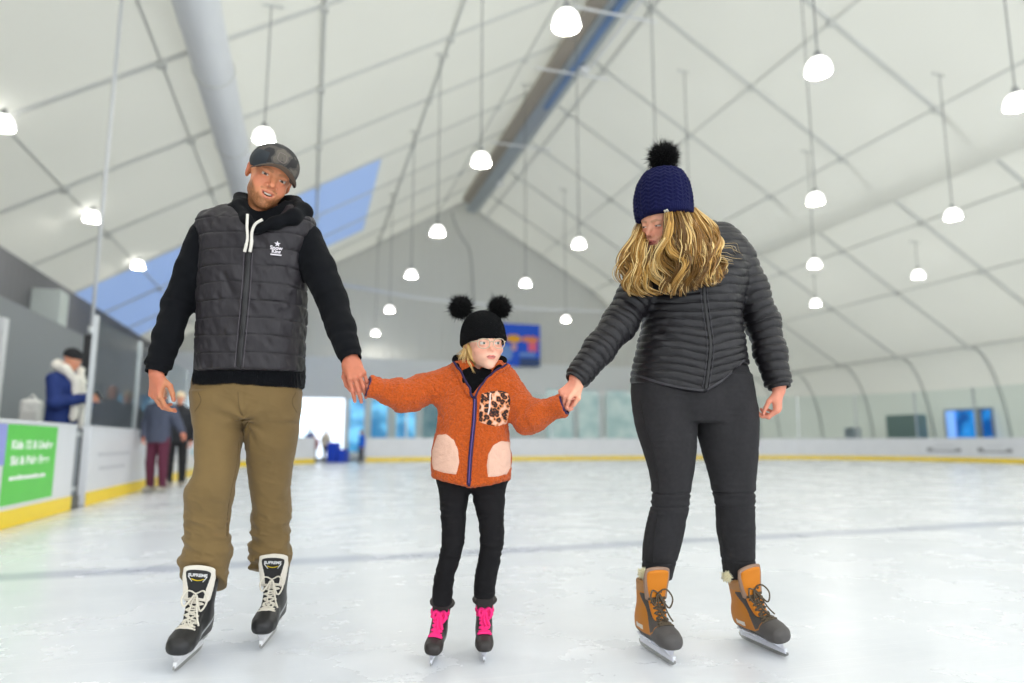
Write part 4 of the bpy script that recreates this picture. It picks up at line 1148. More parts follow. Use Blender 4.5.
def man_col(p):
    C = mh.color(p, (214, 142, 102), eye=(70, 52, 38), beard=(112, 74, 36), brow=(112, 78, 46), lips=(196, 116, 96), gaze=(-0.12, -0.98, -0.12))
    C = hR.color(p, C, (214, 116, 96)); C = hL.color(p, C)
    for hd in (hR, hL):
        k = np.linalg.norm(p-A3(hd.world((0, 0.06, 0))), axis=1) < 0.16
        C[k] = C[k]*np.array([0.86, 0.85, 0.86])
    return C
solid('body', man_body, (-1.55, 2.2, 0.1), (-0.45, 3.1, 1.95), 0.0026, m_skin, man, MBASE, man_col)
MARK = []
# --- cap (in head coordinates, mapped to the head)
def cap_f(p):
    q = mh.loc(p)
    dome = ell(q, (0, 0.010, 0.046), (0.087, 0.108, 0.076))
    dome = smin(dome, ell(q, (0, -0.03, 0.055), (0.074, 0.066, 0.066)), 0.03)
    fr = np.clip((-0.02-q[:, 1])/0.05, 0, 1)
    dome = smax(dome, fr*(0.036-6.5*q[:, 0]**2)+(1-fr)*0.012-q[:, 2], 0.004)
    zs = 0.038-5.5*q[:, 0]**2-0.09*(q[:, 1]+0.08)
    o = (np.sqrt((q[:, 0]/0.083)**2+((q[:, 1]+0.070)/0.090)**2)-1)*0.083
    br = smax(np.abs(q[:, 2]-zs)-0.0022, np.maximum(o, q[:, 1]+0.055), 0.003)
    d = smin(dome, br, 0.006)
    d = np.minimum(d, sph(q, (0, 0.012, 0.126), 0.007))
    return d*f32(mh.s)
def cap_c(p):
    q = mh.loc(p); zs = 0.038-5.5*q[:, 0]**2-0.09*(q[:, 1]+0.08)
    n = vnoise(q, 30, 2)+0.5*vnoise(q, 62, 4)
    C = np.where((n > 0.12)[:, None], lin((76, 72, 68)), lin((40, 39, 40)))
    C = np.where((n > 0.5)[:, None], lin((98, 92, 84)), C)
    C = np.where(((q[:, 0] < -0.045) & (q[:, 2] < 0.075))[:, None], lin((44, 50, 56)), C)
    under = (q[:, 2] < zs-0.0006) & (q[:, 1] < -0.088)
    C = np.where(under[:, None], lin((120, 110, 98)), C)
    return C
c0 = mh.c
cap = solid('cap', cap_f, c0-0.2, c0+0.22, 0.0024, m_cap, man, MBASE, cap_c)
cb = bvh_of(cap)
e1 = lay_strip('emblem', cb, MBASE, [(279.5, 152.5), (286.5, 156.5), (284.5, 163.5), (277.5, 159.5), (279.5, 152.5)], 2.4, 0.004, 0.002, mat('emblem_grey', (112, 104, 98), 0.7), cap, 40)
# --- hoodie
def wr_arm(p, s, amp=0.004): return amp*vnoise(p*A3((1, 1, 1)), 24, 8)+amp*0.8*np.sin(s*95+3*vnoise(p, 9, 3))
HB = rows_px([(206, 236, 296, 2.64, .085), (216, 206, 306, 2.63, .095), (240, 201, 309, 2.63, .108), (290, 201, 303, 2.65, .118), (340, 198, 303, 2.67, .126), (374, 196.5, 304, 2.68, .132), (386, 195, 303, 2.69, .130), (393, 196, 302, 2.69, .126)])
def hoodie_f(p):
    d = loft(p, HB, 2, 2.4, 0.02, (P(250, 389.5, 2.69)[2], P(260, 204, 2.64)[2]))
    rib = 0.0022*np.sin(p[:, 0]*900)*((p[:, 2] < P(250, 375, 2.69)[2]))
    d = d+rib.astype(f32)
    for (a, b, c, s0) in ((sR, eR, wR, 1), (sL, eL, wL, 2)):
        mid = a*0.5+b*0.5
        ad, s = chain(p, [a, mid, b, b*0.45+c*0.55, c], [0.066, 0.061, 0.056, 0.051, 0.046] if s0 == 1 else [0.066, 0.063, 0.059, 0.054, 0.047], 0.02, True)
        Lt = float(np.linalg.norm(a-b)+np.linalg.norm(b-c)); u = s/Lt
        ad = ad-(0.0011*np.sin(s*85+4*vnoise(p, 8, s0))*np.exp(-((u-0.55)/0.16)**2)+0.0016*np.sin(s*120+3*vnoise(p, 9, s0+3))*np.exp(-((u-0.88)/0.08)**2)+0.0045*vnoise(p*A3((1,1,0.6)), 17, s0)+0.002*vnoise(p, 40, s0))
        dirv = nrm(c-b); cuff = cone(p, c-dirv*0.015, c+dirv*0.028, 0.0415, 0.0385)
        cuff = smax(cuff, (p-A3(c+dirv*0.030))@A3(dirv), 0.004)
        ad = smax(ad, (p-A3(c+dirv*0.004))@A3(dirv), 0.006)
        ad = smin(ad, cuff, 0.006)
        ad = smax(ad, -cone(p, c+dirv*0.012, c+dirv*0.05, 0.033, 0.035), 0.004)
        d = smin(d, ad, 0.03)
    hood = [(257, 229, 2.50), (246, 219, 2.505), (238.5, 207, 2.56), (243, 198, 2.65), (266, 196, 2.715), (292, 203, 2.68), (303, 212, 2.60), (293, 217, 2.525), (275, 223, 2.495), (259, 230, 2.495)]
    hp = [P(*h) for h in hood]
    hd = chain(p, hp, [.016, .019, .026, .032, .036, .038, .034, .029, .022, .016], 0.02)
    hd = hd-0.003*vnoise(p, 30, 6)
    d = smin(d, hd, 0.012)
    d = smax(d, -cone(p, P(263, 215, 2.60), P(267, 188, 2.56), 0.054, 0.075), 0.008)
    return d
solid('hoodie', hoodie_f, (-1.55, 2.3, 0.85), (-0.45, 2.95, 1.75), 0.0038, m_hoodie, man, MBASE)
# --- vest
VT = rows_px([(206, 236, 294, 2.64, .075), (211, 212, 306, 2.635, .088), (215, 202, 312, 2.63, .100), (224, 198, 315.5, 2.62, .118), (240, 199, 312, 2.62, .126), (260, 199.5, 306, 2.63, .134), (290, 199.5, 305, 2.64, .138), (320, 199, 305, 2.655, .142), (350, 198, 304, 2.665, .146), (378, 197.5, 303, 2.67, .147)])
zb = P(245, 374, 2.67)[2]; ztop = P(260, 206, 2.64)[2]
def vest_f(p):
    d = loft(p, VT, 2, 2.45, 0.018, (zb, ztop))
    g = groove(p[:, 2]+0.006*vnoise(p, 9, 2)-zb, 0.066, 0.10)
    q2 = np.stack([p[:, 0]+p[:, 2]*0.5, p[:, 1], p[:, 2]*0.55-p[:, 0]*0.3], 1)
    d = d+0.004-0.0036*g-0.0052*vnoise(q2, 21, 4)*(0.4+0.6*g)-0.0034*vnoise(q2, 48, 5)*g
    # armholes
    for s_, e_ in ((sR, eR), (sL, eL)):
        d = smax(d, -cone(p, s_+(e_-s_)*0.36, e_, 0.070, 0.060), 0.012)
    # neckline
    d = smax(d, -cone(p, P(262, 220, 2.53), P(266, 180, 2.55), 0.066, 0.10), 0.012)
    d = smax(d, -cone(p, P(251, 236, 2.44), P(262, 205, 2.48), 0.010, 0.05), 0.01)
    return d
def vest_c(p):
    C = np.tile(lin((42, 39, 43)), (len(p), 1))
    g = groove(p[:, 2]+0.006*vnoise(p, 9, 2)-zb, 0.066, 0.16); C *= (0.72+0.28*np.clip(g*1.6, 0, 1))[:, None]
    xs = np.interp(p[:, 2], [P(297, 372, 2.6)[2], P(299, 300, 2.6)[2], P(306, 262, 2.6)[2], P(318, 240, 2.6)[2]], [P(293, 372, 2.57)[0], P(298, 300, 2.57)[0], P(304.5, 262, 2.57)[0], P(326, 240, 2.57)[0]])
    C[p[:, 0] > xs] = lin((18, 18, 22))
    return C
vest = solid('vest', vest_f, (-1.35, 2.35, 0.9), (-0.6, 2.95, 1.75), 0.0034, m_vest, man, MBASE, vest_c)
vb = bvh_of(vest)
lay_strip('zip', vb, MBASE, [(248.5, 250), (246.5, 285), (243.5, 320), (240.5, 350), (238.5, 373)], 2.4, 0.021, 0.004, m_zip, vest, 70)
tape = mat('zip_tape', (76, 71, 77), 0.6)
for dx in (-4.2, 4.2): lay_strip('zip_edge', vb, MBASE, [(248.5+dx, 252), (246.5+dx, 285), (243.5+dx, 320), (240.5+dx, 350), (238.5+dx, 372)], 2.4, 0.0035, 0.003, tape, vest, 70)
for px in ([(247.5, 214), (247, 226), (247.5, 238), (246, 246), (244.5, 252)], [(262.5, 219.5), (255.5, 224), (252, 232), (251.5, 243), (250, 252)]):
    q = []
    for x, y in px: q.append(P(x, y, 2.455+0.0006*(y-214))-MBASE)
    s_ = smooth_path(q, 30); r = np.full(30, 0.0055); r[20:24] = 0.0065; r[24:] = 0.0062
    V, F = sweep(s_, r, 8); me = bpy.data.meshes.new('drawstring'); me.from_pydata([tuple(v) for v in V], [], F); link('drawstring', me, m_cord, man, True)
# chest logo: star over two words and a bar
def logo_point(px, py, lift=0.002): return cast(vb, MBASE, P(px, py, 2.4), lift)
c_, n_ = logo_point(276.3, 247.0); zax = nrm(np.mean([logo_point(276.3+i*3, 247+j*3)[1] for i in (-2, -1, 0, 1, 2) for j in (-2, -1, 0, 1, 2)], 0)); yax = nrm(np.array([0, 0, 1.0])-zax[2]*zax); xax = np.cross(yax, zax)
lg = MB(); star = [((0.012 if i % 2 == 0 else 0.0048)*math.sin(i*PI/5), (0.012 if i % 2 == 0 else 0.0048)*math.cos(i*PI/5)) for i in range(10)]
lift = 0.011
lg.prism(star, 'z', 0.0, 0.0015)
o = lg.build('logo_star', m_logo, vest); o.data.transform(frame(c_+xax*0.003+yax*0.012+zax*lift*0.35, xax, yax, zax))
text_obj('logo_lettering', 'Snow', 0.020, m_logo, frame(c_-yax*0.004+zax*0.004, xax, yax, zax), vest, 0.0008, bold=0.0006)
text_obj('logo_lettering', 'King', 0.018, m_logo, frame(c_-yax*0.018+zax*0.005, xax, yax, zax), vest, 0.0008, bold=0.0006)
lg = MB().box((-0.02, -0.0022, 0), (0.02, 0.0022, 0.0015)); o = lg.build('logo_bar', m_logo, vest); o.data.transform(frame(c_-yax*0.030+zax*0.006, xax, yax, zax))
# --- trousers
LG = rows_px([(392, 193, 247, 2.68, .115), (412, 194.5, 245.5, 2.68, .112), (430, 197, 242, 2.67, .105), (447, 198, 238.5, 2.65, .1), (462, 198, 237, 2.63, .096), (476, 195, 235, 2.615, .092), (487, 188, 232, 2.605, .089), (497, 187.5, 231, 2.61, .086), (509, 188.5, 228.5, 2.625, .082), (524, 188, 227, 2.645, .080), (540, 185.4, 228.5, 2.66, .083), (551, 184.8, 228.2, 2.665, .085), (557, 183, 226, 2.668, .085), (564, 181.8, 225.5, 2.67, .085), (600, 184, 224, 2.68, .085)], 260)
RG = rows_px([(392, 242, 300.5, 2.71, .115), (412, 244, 298.5, 2.72, .112), (430, 245.5, 297, 2.735, .105), (447, 247, 294.8, 2.755, .098), (462, 248.5, 291.7, 2.78, .092), (478, 249.5, 290, 2.80, .088), (490, 251.5, 288.5, 2.815, .086), (509, 253.7, 289.6, 2.845, .080), (524, 252.5, 289, 2.865, .079), (540, 251.5, 288, 2.88, .081), (550, 251.2, 288.2, 2.89, .083), (572, 252, 288, 2.90, .083)], 260)
PV = rows_px([(372, 195.5, 302.5, 2.685, .118), (384, 193.6, 301, 2.69, .126), (400, 193.2, 299.2, 2.70, .134), (412, 195, 298, 2.705, .132), (421, 196, 297.2, 2.705, .115)])
za, zc = P(203, 570, 2.58), P(270, 558.5, 2.81)
def cutl(p, a, sl): return (a[2]-(p[:, 1]-a[1])*sl)-p[:, 2]
zk1, zk2 = P(210, 490, 2.62)[2], P(270, 485, 2.8)[2]
def trous_f(p):
    z = p[:, 2]
    low = np.clip((zk1+0.03-z)/0.25, 0, 1)
    q2 = np.stack([p[:, 0]*0.8, p[:, 1]*0.8, p[:, 2]*1.6+p[:, 0]*0.5], 1)
    rg = lambda sc, sd: 1-2*np.abs(vnoise(q2, sc, sd))
    fold = 0.0045*vnoise(q2, 11, 5)*(0.5+low)+0.0070*rg(13, 6)*(0.18+low)+0.0024*rg(31, 8)*(0.3+low)
    a = smax(loft(p, LG, 2, 2.15, 0.01), cutl(p, za, 0.62), 0.006)
    b = smax(loft(p, RG, 2, 2.15, 0.01), cutl(p, zc, 0.5), 0.006)
    hemd = np.minimum(np.where(p[:, 0] < P(243, 560, 2.7)[0], -cutl(p, za, 0.62), -cutl(p, zc, 0.5)), 1.0)
    fold = fold*np.clip(0.12+hemd/0.055, 0.12, 1)
    # the heap of cloth above the hem and behind the knee
    a = a-0.010*np.exp(-((z-(za[2]+0.030))/0.012)**2)*(0.6+0.6*vnoise(p, 11, 7))
    b = b-0.006*np.exp(-((z-(zc[2]+0.025))/0.012)**2)*(0.6+0.6*vnoise(p, 11, 9))
    d = smin(np.minimum(a, b), loft(p, PV, 2, 2.3, 0.015), 0.018)
    cr = P(243, 420, 2.58)
    v = p-A3(cr); ang = np.arctan2(v[:, 2], np.abs(v[:, 0])+0.01); rad = np.sqrt(v[:, 0]**2+v[:, 2]**2)
    d = d+0.0035*np.sin(ang*9)*np.exp(-(rad/0.14)**2)
    return d-fold
trousers = solid('trousers', trous_f, (-1.4, 2.35, 0.18), (-0.6, 3.1, 1.05), 0.0038, m_trous, man, MBASE)
tb = bvh_of(trousers)
m_stitch = mat('trouser_stitch', (92, 74, 42), 0.8)
lay_strip('fly_seam', tb, MBASE, [(238, 391), (238.5, 400), (240, 410), (243.5, 421)], 2.5, 0.003, 0.0012, m_stitch, trousers, 24)
for px in ([(198, 392), (201, 401), (194.5, 412)], [(296, 392), (292, 402), (297, 413)]): lay_strip('pocket_seam', tb, MBASE, px, 2.5, 0.0035, 0.0014, m_stitch, trousers, 24)
lay_strip('leg_seam', tb, MBASE, [(239, 440), (236.5, 465), (231, 492), (227.5, 515), (227, 540)], 2.5, 0.003, 0.001, m_stitch, trousers, 50)
# --- skates
m_mboot = mat('skate_black', (40, 40, 42), 0.42, vcol=True, bump=(300, 0.15, 'noise'), bump_dist=0.002)
m_mtong = mat('tongue_black', (32, 32, 34), 0.7, bump=(500, 0.3, 'noise'), bump_dist=0.002)
m_liner = mat('liner_felt', (226, 220, 208), 0.9, bump=(400, 0.4, 'noise'), bump_dist=0.003)
m_lace = mat('lace_cream', (218, 212, 198), 0.8, bump=(1200, 0.3, 'noise'), bump_dist=0.001)
m_yel = mat('logo_yellow', (238, 208, 24), 0.5); m_lw = mat('logo_white', (232, 232, 234), 0.5)
def mboot_c(q):
    C = np.tile(lin((30, 30, 32)), (len(q), 1))
    C[(q[:, 1] > 0.078)] = lin((24, 24, 26))
    C[(q[:, 2] < 0.068)] = lin((18, 18, 20))
    st = (np.abs(q[:, 2]-(0.105-0.35*q[:, 1])) < 0.005) & (q[:, 1] < 0.05) & (q[:, 1] > -0.10); C[st] = lin((176, 178, 182))
    return C
for (bk, tp, ln) in (((203, 647), (173, 674), -0.09), ((275, 632), (260, 651), -0.03)):
    b = skate('skate', None, G(*bk), G(*tp), 1.0, man, MBASE, m_mboot, mboot_c, m_lace, 0.0036, m_mtong, lean=ln, n=9)
    V, F = surface(liner_f, (-0.07, -0.03, 0.18), (0.07, 0.09, 0.36), 0.0026)
    link('tongue_liner', np_mesh('tongue_liner', V-A3((0, 0.010, 0)), F), m_liner, b, True)
    # printed mark on the tongue
    tv = lambda z: np.array([0, float(np.interp(z, TONG[0], TONG[2]))+float(np.interp(z, TONG[0], TONG[4])), z])
    a, c = tv(0.283), tv(0.311); yy = nrm(c-a); xx = np.array([-1.0, 0, 0]); zz = np.cross(xx, yy)
    if zz[1] < 0: zz = -zz
    text_obj('tongue_lettering', 'SUPREME', 0.0165, m_lw, frame(a*0.35+c*0.65+zz*0.0008, xx, yy, zz), b, 0.0008, bold=0.0004)
    arc = [a*0.8+c*0.2+xx*u+yy*(14*u*u-0.006)+zz*0.0018 for u in np.linspace(-0.021, 0.021, 13)]
    MB().tube(arc, 0.0032, 6, flat=0.5).build('tongue_stripe', m_yel, b, True)
    for sgn in (-1, 1):
        e = [a*0.8+c*0.2+xx*sgn*u+yy*v+zz*0.0018 for u, v in ((0.019, -0.010), (0.033, 0.010))]
        MB().tube(e, 0.0016, 6).build('tongue_mark', m_lw, b, True)
# ================================================================== THE GIRL
girl, GBASE = person_root('young girl in an orange fleece jacket and black hat with two pompoms, between the adults', 458, 665)
m_fleece = mat('fleece_orange', (198, 84, 6), 0.95, sheen=0.12, vary=0.16, vary_scale=120, bump=(150, 1.0, 'noise'), bump_dist=0.012)
m_pink = mat('pocket_pink', (230, 186, 164), 0.95, sheen=0.1, bump=(230, 0.7, 'noise'), bump_dist=0.005)
m_purple = mat('trim_purple', (38, 18, 66), 0.7, bump=(700, 0.2, 'noise'), bump_dist=0.001)
m_gblack = mat('fleece_black', (8, 8, 10), 0.95, spec=0.15, bump=(260, 0.6, 'noise'), bump_dist=0.004)
m_gpants = mat('leggings_black', (25, 24, 26), 0.9, spec=0.2, vary=0.05, vary_scale=40, bump=(500, 0.3, 'noise'), bump_dist=0.002)
m_ghat = mat('knit_black', (10, 11, 13), 0.95, spec=0.15, bump=(190, 0.8, 'voronoi'), bump_dist=0.004)
m_fur = mat('fur_black', (9, 9, 10), 0.75, spec=0.25)
gsR, geR, gwR = P(444, 383, 2.57), P(404, 396.5, 2.53), P(371, 387, 2.49)
gsL, gmL, geL, gwL = P(504, 380, 2.57), P(516, 402, 2.55), P(528, 418, 2.52), P(561.5, 405.5, 2.475)
gh = Head(P(484.0, 343.5, 2.53), rotm(20, 7, -3), 0.87, 'child')
ghR = Hand(P(368, 386, 2.525), (0.1, -0.2, 0.97), (-0.95, 0.05, -0.18), (0.15, -0.95, 0.1), 0.52, [(50, 50, 30), (52, 50, 30), (55, 50, 30), (55, 50, 30)])
ghL = Hand(P(561, 404, 2.49), (-0.5, -0.6, 0.7), (0.85, 0.0, 0.5), (-0.1, 0.75, -0.4), 0.58, [(60, 70, 40), (64, 70, 40), (66, 70, 40), (70, 70, 40)], spread=(5, 1, -3, -7), thumb=((0.4, 0.8, -0.5), (0.1, 0.8, -0.6), (-0.1, 0.8, -0.6)))
gneck = (gh.world((0, 0.025, -0.06)), P(478, 382, 2.57))
def girl_body(p):
    d = smin(gh.sdf(p), cone(p, gneck[0], gneck[1], 0.036, 0.04), 0.025)
    d = smin(d, chain(p, [P(477, 390, 2.57), P(472, 470, 2.58)], [0.06, 0.06]), 0.04)
    d = smin(d, chain(p, [P(477, 388, 2.57), gsR, geR, gwR, ghR.world((0, 0, 0))], [0.04, 0.033, 0.028, 0.017, 0.0155], 0.02), 0.02)
    d = smin(d, chain(p, [P(477, 388, 2.57), gsL, geL, gwL, ghL.world((0, 0, 0))], [0.04, 0.033, 0.028, 0.017, 0.0155], 0.02), 0.02)
    d = smin(d, chain(p, [P(465, 466, 2.58), P(455, 500, 2.57), P(452, 545, 2.52), P(444, 588, 2.57)], [0.04, 0.03, 0.024, 0.02]), 0.02)
    d = smin(d, chain(p, [P(480, 466, 2.58), P(489, 500, 2.57), P(491, 545, 2.52), P(485, 580, 2.57)], [0.04, 0.03, 0.024, 0.02]), 0.02)
    return smin(smin(d, ghR.sdf(p), 0.006), ghL.sdf(p), 0.006)
def girl_col(p):
    C = gh.color(p, (244, 190, 164), eye=(104, 122, 110), brow=(196, 158, 108), lips=(206, 104, 100), gaze=(0.22, -0.97, -0.05))
    return ghL.color(p, ghR.color(p, C, (232, 150, 132)), (232, 150, 132))
solid('body', girl_body, (-0.62, 2.3, 0.1), (0.35, 2.75, 1.25), 0.0023, m_skin, girl, GBASE, girl_col)
# --- hat with two pompoms
def ghat_f(p):
    q = gh.loc(p)
    d = ell(q, (0, 0.014, 0.046), (0.094, 0.112, 0.098))
    d = smin(d, ell(q, (0, 0.014, 0.015), (0.094, 0.110, 0.080)), 0.02)
    cut = -0.003-0.22*q[:, 1]
    d = d-0.004*np.exp(-((q[:, 2]-cut-0.012)/0.014)**2)
    d = smax(d, cut-q[:, 2], 0.006)
    d = smax(d, -ell(q, (0, 0.0, -0.01), (0.079, 0.095, 0.06)), 0.004)
    return (d-0.0012*np.sin(q[:, 2]*560)*np.sin(np.arctan2(q[:, 0], -q[:, 1])*46))*f32(gh.s)
hat = solid('hat', ghat_f, gh.c-0.16, gh.c+0.16, 0.0023, m_ghat, girl, GBASE)
for px, r, sd in (((460.8, 307.5), 0.044, 3), ((499.6, 307.5), 0.042, 4)):
    fur_ball('pompom', P(px[0], px[1], 2.545), r, 2600, m_fur, hat, GBASE, sd, width=0.0015)
# --- hair wisps
m_ghair = mat('hair_blonde', (222, 186, 122), 0.5, vcol=True, bump=(40, 0.4, 'wave'), bump_dist=0.002)
def locks(name, guides, n, r0, m, parent, base, seed, pal, wav=0.008, ns=40, jit=0.012, taper=0.25, flat=0.6, spread=0.5, k=5):
    g = np.random.default_rng(seed); Gs = [smooth_path([P(*q) for q in gd], ns) for gd in guides]
    V = []; F = []; Cc = []
    for i in range(n):
        s = g.uniform(0, len(Gs)-1); a = int(s); f = s-a; b = min(a+1, len(Gs)-1)
        p = Gs[a]*(1-f)+Gs[b]*f
        t = np.linspace(0, 1, ns)[:, None]
        off = g.normal(size=3)*jit*np.array([1, 1.1, 0.4])
        ph = s*2.6+g.normal()*0.55; fr = 1.55+0.35*math.sin(s*1.9)+g.normal()*0.10; am = wav*g.uniform(0.6, 1.25)
        w = np.concatenate([np.sin(ph+fr*6.28*t), 0.8*np.cos(ph+fr*6.28*t), 0.2*np.sin(ph*2+fr*5*t)], 1)*am*np.clip(t*2.2, 0, 1)
        end = 1-g.uniform(0, 0.14)
        p = (p+off*np.clip(t*3, 0.15, 1)+w)[:max(6, int(ns*end))]
        m_ = len(p); tt = np.linspace(0, 1, m_)
        r = r0*g.uniform(0.6, 1.3)*np.clip(np.minimum(0.55+tt*3, 1), 0, 1)*(1-(1-taper)*tt**1.6); r[-1] = r0*0.05
        v, fc = sweep(p-base, r, k, True, flat); bI = len(V)
        V += v; F += [tuple(j+bI for j in q) for q in fc]
        c = lin(pal[g.integers(len(pal))])*g.uniform(0.85, 1.12)
        shade = np.repeat(1.0+0.10*(tt-0.5), k)
        Cc.append(np.clip(c[None]*shade[:, None], 0, 1))
    me = bpy.data.meshes.new(name); me.from_pydata([tuple(v) for v in V], [], F)
    a = me.color_attributes.new('Col', 'FLOAT_COLOR', 'POINT'); c4 = np.ones((len(V), 4), f32); c4[:, :3] = np.concatenate(Cc); a.data.foreach_set('color', c4.ravel())
    return link(name, me, m, parent, True)
blond = [(232, 198, 132), (214, 176, 108), (196, 154, 88), (240, 214, 160)]
def ghair_f(p):
    q = gh.loc(p); d = smin(ell(q, (0, 0.020, -0.01), (0.0835, 0.092, 0.095)), ell(q, (0, 0.045, -0.09), (0.070, 0.045, 0.05)), 0.03)
    d = smax(d, -(q[:, 1]+0.022-0.25*(q[:, 2]+0.06)), 0.012)
    d = d-0.0016*np.sin(q[:, 1]*420+3*vnoise(q, 30, 2))
    return smax(d, q[:, 2]-0.035, 0.01)*f32(gh.s)
solid('hair', ghair_f, gh.c-0.16, gh.c+0.12, 0.0028, m_ghair, girl, GBASE, lambda p: lin((214, 176, 108))[None]*(1+0.18*vnoise(p*A3((1, 1, 0.3)), 160, 4))[:, None])
locks('hair_wisps', [[(464, 347, 2.51), (460, 351, 2.51), (455, 354, 2.52)], [(465, 349, 2.505), (462, 356, 2.50), (459, 361, 2.51)], [(466, 350, 2.50), (465, 358, 2.495), (466, 366, 2.49)]], 60, 0.0012, m_ghair, girl, GBASE, 5, blond, wav=0.0015, jit=0.0025)
locks('hair_wisps', [[(467, 356, 2.485), (469, 363, 2.475), (474, 373, 2.485)], [(468, 358, 2.48), (471, 365, 2.472), (477, 376, 2.487)]], 16, 0.0011, m_ghair, girl, GBASE, 7, blond, wav=0.0015, jit=0.0015)
# --- glasses
m_gl = mat('glasses_clear', (196, 180, 156), 0.2, coat=0.5)
gl = None; mb = MB()
for sx in (-1, 1):
    ring = []
    for a in np.linspace(0, 2*PI, 33):
        ca, sa = math.cos(a), math.sin(a)
        x = sx*0.0335+0.0255*np.sign(ca)*abs(ca)**0.8; z = -0.003+0.0200*np.sign(sa)*abs(sa)**0.8
        ring.append(gh.world((x, -0.1035+1.6*x*x, z))-GBASE)
    mb.tube(ring, 0.0016, 6, False)
    mb.tube([gh.world(v)-GBASE for v in ((sx*0.059, -0.097, 0.006), (sx*0.074, -0.070, 0.006), (sx*0.080, 0.0, 0.0))], 0.0018, 6)
mb.tube([gh.world(v)-GBASE for v in ((-0.008, -0.104, 0.002), (0, -0.106, 0.005), (0.008, -0.104, 0.002))], 0.0018, 6)
mb.build('glasses', m_gl, girl, True)
# --- fleece jacket
CT_ = rows_px([(360, 457, 502, 2.56, .055), (366, 449, 506, 2.565, .065), (374, 440, 511.5, 2.57, .074), (384, 437, 513, 2.57, .080), (396, 437, 510.5, 2.565, .086), (410, 437.6, 508.5, 2.56, .090), (424, 437.0, 508, 2.56, .092), (434, 435, 509, 2.56, .094), (455, 431.5, 512, 2.56, .098), (470, 431, 511.5, 2.56, .100), (500, 432, 508, 2.56, .100)])
def ghem(p):
    x = p[:, 0]; xs = [P(x_, y_, 2.47) for x_, y_ in ((431, 477), (450, 483), (470, 487.5), (490, 485), (511, 479))]
    return np.interp(x, [a[0] for a in xs], [a[2] for a in xs]).astype(f32)
def gcoat_f(p):
    d = loft(p, CT_, 2, 2.3, 0.018)
    d = smax(d, ghem(p)-p[:, 2]-0.10*(p[:, 1]-2.47), 0.010)
    for pts, r, sd in (([gsR, gsR*0.5+geR*0.5, geR, gwR], [.056, .054, .057, .040], 1), ([gsL, gmL, geL, gwL], [.054, .054, .056, .040], 2)):
        ad, s = chain(p, pts, r, 0.03, True)
        ad = ad-0.0035*np.sin(s*70+4*vnoise(p, 9, sd))*np.clip(s/0.1, 0, 1)-0.003*vnoise(p, 26, sd)
        dv = nrm(pts[-1]-pts[-2]); ad = smax(ad, (p-A3(pts[-1]+dv*0.012))@A3(dv), 0.008)
        ad = smax(ad, -cone(p, pts[-1]-dv*0.005, pts[-1]+dv*0.05, 0.030, 0.032), 0.004)
        d = smin(d, ad, 0.035)
    d = d-0.0022*vnoise(p, 105, 3)-0.0024*vnoise(p, 34, 5)
    d = smax(d, -cone(p, P(480, 366, 2.55), P(482, 330, 2.54), 0.048, 0.062), 0.01)
    return d
gcoat = solid('jacket', gcoat_f, (-0.65, 2.35, 0.5), (0.32, 2.75, 1.15), 0.0026, m_fleece, girl, GBASE)
gb = bvh_of(gcoat)
# black collar and inner layer
gc = [P(*q) for q in ((473, 394, 2.495), (465, 381, 2.495), (458, 368, 2.52), (457, 360, 2.56), (470, 357, 2.615), (490, 357, 2.615), (502, 361, 2.57), (498, 369, 2.52), (484, 382, 2.495), (473.5, 395, 2.495))]
def gin_f(p):
    d = chain(p, gc, [.006, .010, .013, .016, .019, .019, .016, .013, .010, .006], 0.015)-0.0016*vnoise(p, 70, 4)
    return d
solid('inner_jacket', gin_f, (-0.4, 2.35, 0.8), (0.15, 2.75, 1.15), 0.0026, m_gblack, girl, GBASE)
lay_patch('shirt_front', gb, GBASE, [(460, 371), (466, 383), (472, 394), (474, 394), (484, 382), (493, 370), (485, 366), (470, 366)], 2.4, 0.004, m_gblack, girl)
def gtrim(px, w, th, nm='trim', m=None, lift=0.0): return lay_strip(nm, gb, GBASE, px, 2.4, w, th, m or m_purple, gcoat, 50, lift)
gtrim([(450, 361), (457, 371), (464, 384), (470, 396)], 0.018, 0.009, 'collar_flap', m_fleece)
gtrim([(509, 366), (496, 373), (484, 384), (474, 397)], 0.018, 0.009, 'collar_flap', m_fleece)
gtrim([(453.5, 361), (461, 372), (468, 386), (472.5, 398)], 0.008, 0.0135, 'collar_trim')
gtrim([(506, 365.5), (493, 373), (481.5, 385), (475, 398)], 0.008, 0.0135, 'collar_trim')
gtrim([(474.0, 396), (475.0, 403), (474, 420), (472, 440), (470, 462), (468.5, 487)], 0.016, 0.005, 'zip')
m_zipteeth = mat('zip_violet', (96, 72, 140), 0.5)
gtrim([(474.8, 398), (474, 420), (472, 440), (470, 462), (468.7, 484)], 0.004, 0.0075, 'zip_teeth', m_zipteeth)
